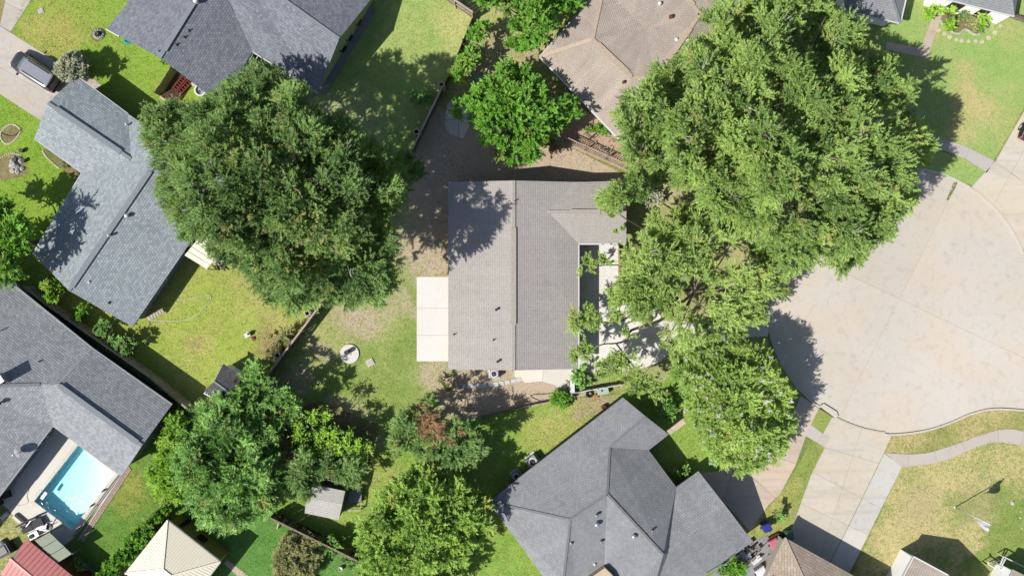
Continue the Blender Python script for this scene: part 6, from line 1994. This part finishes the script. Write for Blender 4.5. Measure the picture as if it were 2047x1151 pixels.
# porch furniture of the slate house
for (x, y, lb) in ((718, 47, 'brown wooden chair on the shaded porch near the top'), (700, 78, 'dark patio chair in the middle of the shaded porch'), (688, 100, 'dark patio chair at the lower end of the shaded porch')):
    t = thing('patio_chair', lb, 'chair', W(x, y))
    c = W(x, y); rz = .95; mt = 'terracotta' if 'brown' in lb else 'black'
    m = MB(); m.box((c.x, c.y, .55), (.6, .55, .08), rz); m.build('seat', MAT[mt], t)
    m = MB(); m.box((c.x-.25, c.y-.18, .82), (.09, .55, .5), rz-.5); m.build('backrest', MAT[mt], t)
    for dx, dy in ((-.2, -.2), (.2, -.2), (.2, .2), (-.2, .2)):
        m = MB(); m.cyl((c.x+dx, c.y+dy, .1), .025, .42, 6); m.build('leg', MAT['black'], t)
t = thing('planter_box', 'pale box on the lower end of the shaded porch', 'box', W(649, 155))
c = W(649, 155); m = MB(); m.box((c.x, c.y, .4), (.5, .4, .55), .6, taper=.92); m.build('body', MAT['wall_cream'], t); m = MB(); m.box((c.x, c.y, .69), (.4, .3, .05), .6); m.build('lid', MAT['fascia_white'], t)
# pad clutter, metal box
t = thing('metal_bench', 'grey metal bench beside the round tree', 'bench', W(955, 158))
c = W(955, 158); 
for k in range(4):
    m = MB(); m.box((c.x+.12*k*math.sin(.5)-.1, c.y+.13*k-.2, .45), (.85, .11, .05), -.5); m.build('slat', MAT['galv'], t)
for dx in (-.3, .3):
    m = MB(); m.box((c.x+dx, c.y-dx*.5, .22), (.06, .45, .44), -.5); m.build('leg', MAT['lead'], t)
t = thing('brush_pile', 'dark curled branches lying on the red soil', 'branches', W(1185, 268))
m = MB(); c = W(1190, 268)
m.tube(spline([tuple(W(x, y, .15)) for x, y in ((1176, 280), (1190, 268), (1204, 258), (1215, 250))], 4), .06, 6)
m.tube([(c.x-.3+.55*math.cos(i*.5), c.y+.38*math.sin(i*.5), .2+.1*math.sin(i)) for i in range(13)], .03, 5)
m.build('branch', MAT['bark_dark'], t)
t = thing('dead_branch', 'bleached pale branches lying behind the lattice fence', 'branches', W(1215, 295))
m = MB()
for k in range(16):
    a = rg_.random()*6.28; c = W(1214+rg_.gauss(0, 9), 288+rg_.gauss(0, 9), .1+rg_.random()*.3)
    e = c+Vector((math.cos(a)*.7, math.sin(a)*.7, rg_.uniform(-.05, .3))); m.tube([c, c.lerp(e, .5)+Vector((0, 0, .1)), e], [.045, .03, .012], 5)
m.build('branch', MAT['twig_pale'], t)
# courtyard things
t = thing('garden_bench', 'white bench with dark gabled canopy in the courtyard', 'bench', W(1216, 597))
m = MB(); m.prism(P2([(1205, 592), (1217, 592), (1217, 604), (1205, 604)]), .38, .46); m.build('seat', MAT['white_plastic'], t)
for q in ((1206, 593), (1216, 593), (1216, 603), (1206, 603)):
    c = W(*q); m = MB(); m.cyl((c.x, c.y, .05), .03, .34, 6); m.build('leg', MAT['white_metal'], t)
m = MB(); a, b = W(1218, 604, 1.0), W(1230, 588, 1.0); m.box(((a.x+b.x)/2, (a.y+b.y)/2, .5), (.6, .5, 1.0), .2, taper=.7); m.build('locker', MAT['wood_dark'], t)
m = MB()
for x in range(1238, 1241):
    pass
struct('planting_strip', [(1236, 486), (1250, 486), (1248, 604), (1236, 604)], .055, MAT['bed_soil'])
t = thing('low_wall', 'low brick wall along the courtyard planting strip', 'wall', W(1238, 545))
P0, P1 = W(1237, 490), W(1237, 602)
for k in range(24):
    c = P0.lerp(P1, (k+.5)/24)
    for zz in (.06, .15, .24):
        m = MB(); m.box((c.x, c.y+(.05 if zz == .15 else 0), zz+.02), (.11, .205, .08)); m.build('brick', MAT['brick_red'], t)
# odds by the low white fence
t = thing('pale_green_box', 'pale green utility box outside the low white fence', 'box', W(1206, 778))
c = W(1204, 780); m = MB(); m.box((c.x, c.y, .3), (1.05, .62, .6), .2, taper=.97); m.build('body', MAT['pale_green_box'], t)
m = MB(); m.box((c.x-.1, c.y+.05, .62), (.12, .2, .05), .2); m.build('latch', MAT['lead'], t)
t = thing('old_tyre', 'black tyre lying outside the low white fence', 'tyre', W(1178, 787))
c = W(1178, 787); m = MB(); m.ring((c.x, c.y), .17, .33, .02, .2, 22); m.build('tread', MAT['tyre'], t, True)
c = W(1190, 792); m = MB(); m.cyl((c.x, c.y, 0), .16, .3, 14, .2); m.cyl((c.x, c.y, .3), .2, .03, 14, .21); simple('orange_bucket', 'small orange bucket beside the black tyre', 'bucket', m, 'orange')
t = thing('drain_pipe_end', 'brown pipe end beside the dark roof edge', 'pipe', W(1206, 813))
c = W(1206, 813); m = MB(); m.ring((c.x, c.y), .13, .2, 0, .5, 16); m.build('pipe', MAT['terracotta'], t); m = MB(); m.cyl((c.x, c.y, .4), .13, .02, 12); m.build('bore', MAT['black'], t)
m = MB(); m.beam(W(1172, 832, .06), W(1204, 816, .06), .06, .08); simple('timber_edge', 'thin timber edging on the bright side lawn', 'timber', m, 'wood_pale')
m = MB(); m.box(tuple(W(1144, 772, .45)), (.35, 1.1, .9)); m.box(tuple(W(1144, 772, .93)), (.42, 1.2, .06)); simple('gate_pier', 'white gate pier at the corner of the low fence', 'pier', m, 'white_plastic')
m = MB(); m.tube(spline([tuple(W(x, y, .06)) for x, y in ((1090, 805), (1060, 790), (1110, 785), (1150, 772), (1120, 790))], 4), .03, 5); simple('dark_hose', 'dark hose on the bare soil below the tan house', 'hose', m, 'lead')
# clutter between the two roofs, bottom right
def bin_(name, label, px, py, r_, h_, mat, rz=0.0, cat='bin'):
    t = thing(name, label, cat, W(px, py)); c = W(px, py)
    m = MB(); m.box((c.x, c.y, h_/2), (r_*1.7, r_*1.7, h_), rz, taper=1.12); m.build('body', MAT[mat], t)
    m = MB(); m.box((c.x, c.y, h_+.05), (r_*2.0, r_*2.0, .1), rz, taper=.8); m.build('lid', MAT[mat], t)
    m = MB(); m.beam((c.x-r_, c.y-r_*.9, h_-.02), (c.x+r_, c.y-r_*.9, h_-.02), .05, .05); m.build('handle', MAT[mat], t)
    for sg in (-1, 1):
        m = MB(); m.tube([Vector((c.x+sg*r_*.8-.03, c.y-r_*.8, .1)), Vector((c.x+sg*r_*.8+.03, c.y-r_*.8, .1))], .1, 10); m.build('wheel', MAT['black'], t)
bin_('wheelie_bin', 'blue bin between the dark roof and the tan roof', 1527, 1048, .38, 1.0, 'blue_plastic', .4)
bin_('wheelie_bin', 'green bin in the shade of the tan roof', 1572, 1064, .36, 1.0, 'green_plastic', .2)
bin_('toy_cart', 'pink plastic cart beside the tan roof', 1544, 1082, .42, .6, 'pink_plastic', .5, 'cart')
bin_('white_crate', 'white upright freezer at the bottom edge beside the tan roof', 1518, 1138, .5, .9, 'white_plastic', .6, 'freezer')
t = thing('junk_heap', 'heap of white panels and boards in the side yard', 'junk heap', W(1495, 1105))
for k in range(26):
    x, y = 1496+rg_.gauss(0, 14), 1104+rg_.gauss(0, 9); c = W(x, y, .15+rg_.random()*.4)
    m = MB(); m.box(tuple(c), (rg_.uniform(.3, .8), rg_.uniform(.15, .45), .06), rg_.choice((.6, -.9, .7, .5)), taper=.98); m.build('board', MAT[('white_plastic', 'concrete_pale', 'black', 'wood_grey', 'galv')[k % 5]], t)
m = MB(); m.beam(W(1480, 1142, .9), W(1524, 1098, 1.0), .06, .05); simple('long_pole', 'long pale pole lying across the cluttered side yard', 'pole', m, 'wood_pale')
struct('side_yard', [(1500, 1080), (1560, 1062), (1580, 1075), (1520, 1170), (1400, 1170), (1480, 1090)], .03, MAT['concrete_grey'])
m = MB(); c = W(1549, 1070); m.prism(P2([(1534, 1072), (1552, 1062), (1568, 1070), (1560, 1082), (1540, 1078)]), .02, .3); simple('soil_planter', 'brown planter behind the pink cart', 'planter', m, 'wood_deck')
# yard odds at the far right
for (x, y, r_, lb) in ((2024, 1005, .22, 'largest pale rock on the green lawn right of the flagpole'), (2041, 1022, .1, 'small pale stone near the right edge, uppermost of three'), (2040, 1034, .12, 'small pale stone near the right edge, middle of three'), (2043, 1055, .1, 'small pale stone near the right edge, lowest of three')):
    c = W(x, y); m = MB(); m.rock((c.x, c.y, 0), r_, rg_, .7); simple('rock', lb, 'rock', m, 'stone')
c = W(682, 1134); t = thing('bucket', 'white bucket standing on the grass at the bottom', 'bucket', c)
m = MB(); m.ring((c.x, c.y), .17, .2, 0, .42, 20); m.build('side', MAT['white_plastic'], t); m = MB(); m.cyl((c.x, c.y, .0), .18, .3, 18); m.build('contents', MAT['concrete_pale'], t)
m = MB(); m.beam(W(560, 1030, .3), W(554, 1056, .3), .12, .1); m.beam(W(560, 1030, .3), W(560, 1030, 0), .1, .1); m.beam(W(554, 1056, .3), W(554, 1056, 0), .1, .1); simple('pink_bench', 'narrow pinkish bench at the end of the dark fence', 'bench', m, 'concrete_pink')
# weeds in the street joint
m = tufts('weeds', '', '', [(1911-i*1.1, 366+i*2.2, .7+1.6*(1-i/16)) for i in range(16)], .08, 130, None, 4, .06)
for i in range(len(m.v)):
    m.v[i] = (m.v[i][0], m.v[i][1], m.v[i][2]-.09)
plain('weed_green', alb(150, 160, 84), .9, .1)
o = m.build('weeds', MAT['weed_green'], label='grass growing in the joint of the round street', cat='weeds', kind='stuff')
# fallen leaves and twigs under the trees
m = tufts('leaf_litter', '', '', [(700, 900, 40), (640, 870, 40), (1180, 280, 25), (900, 330, 30), (560, 700, 20), (940, 800, 25), (1300, 400, 30), (1490, 660, 20)], .11, 1500, None, 5, .03)
o = m.build('leaf_litter', MAT['leaf_brown'], label='fallen leaves scattered on bare soil', cat='leaf litter', kind='stuff')
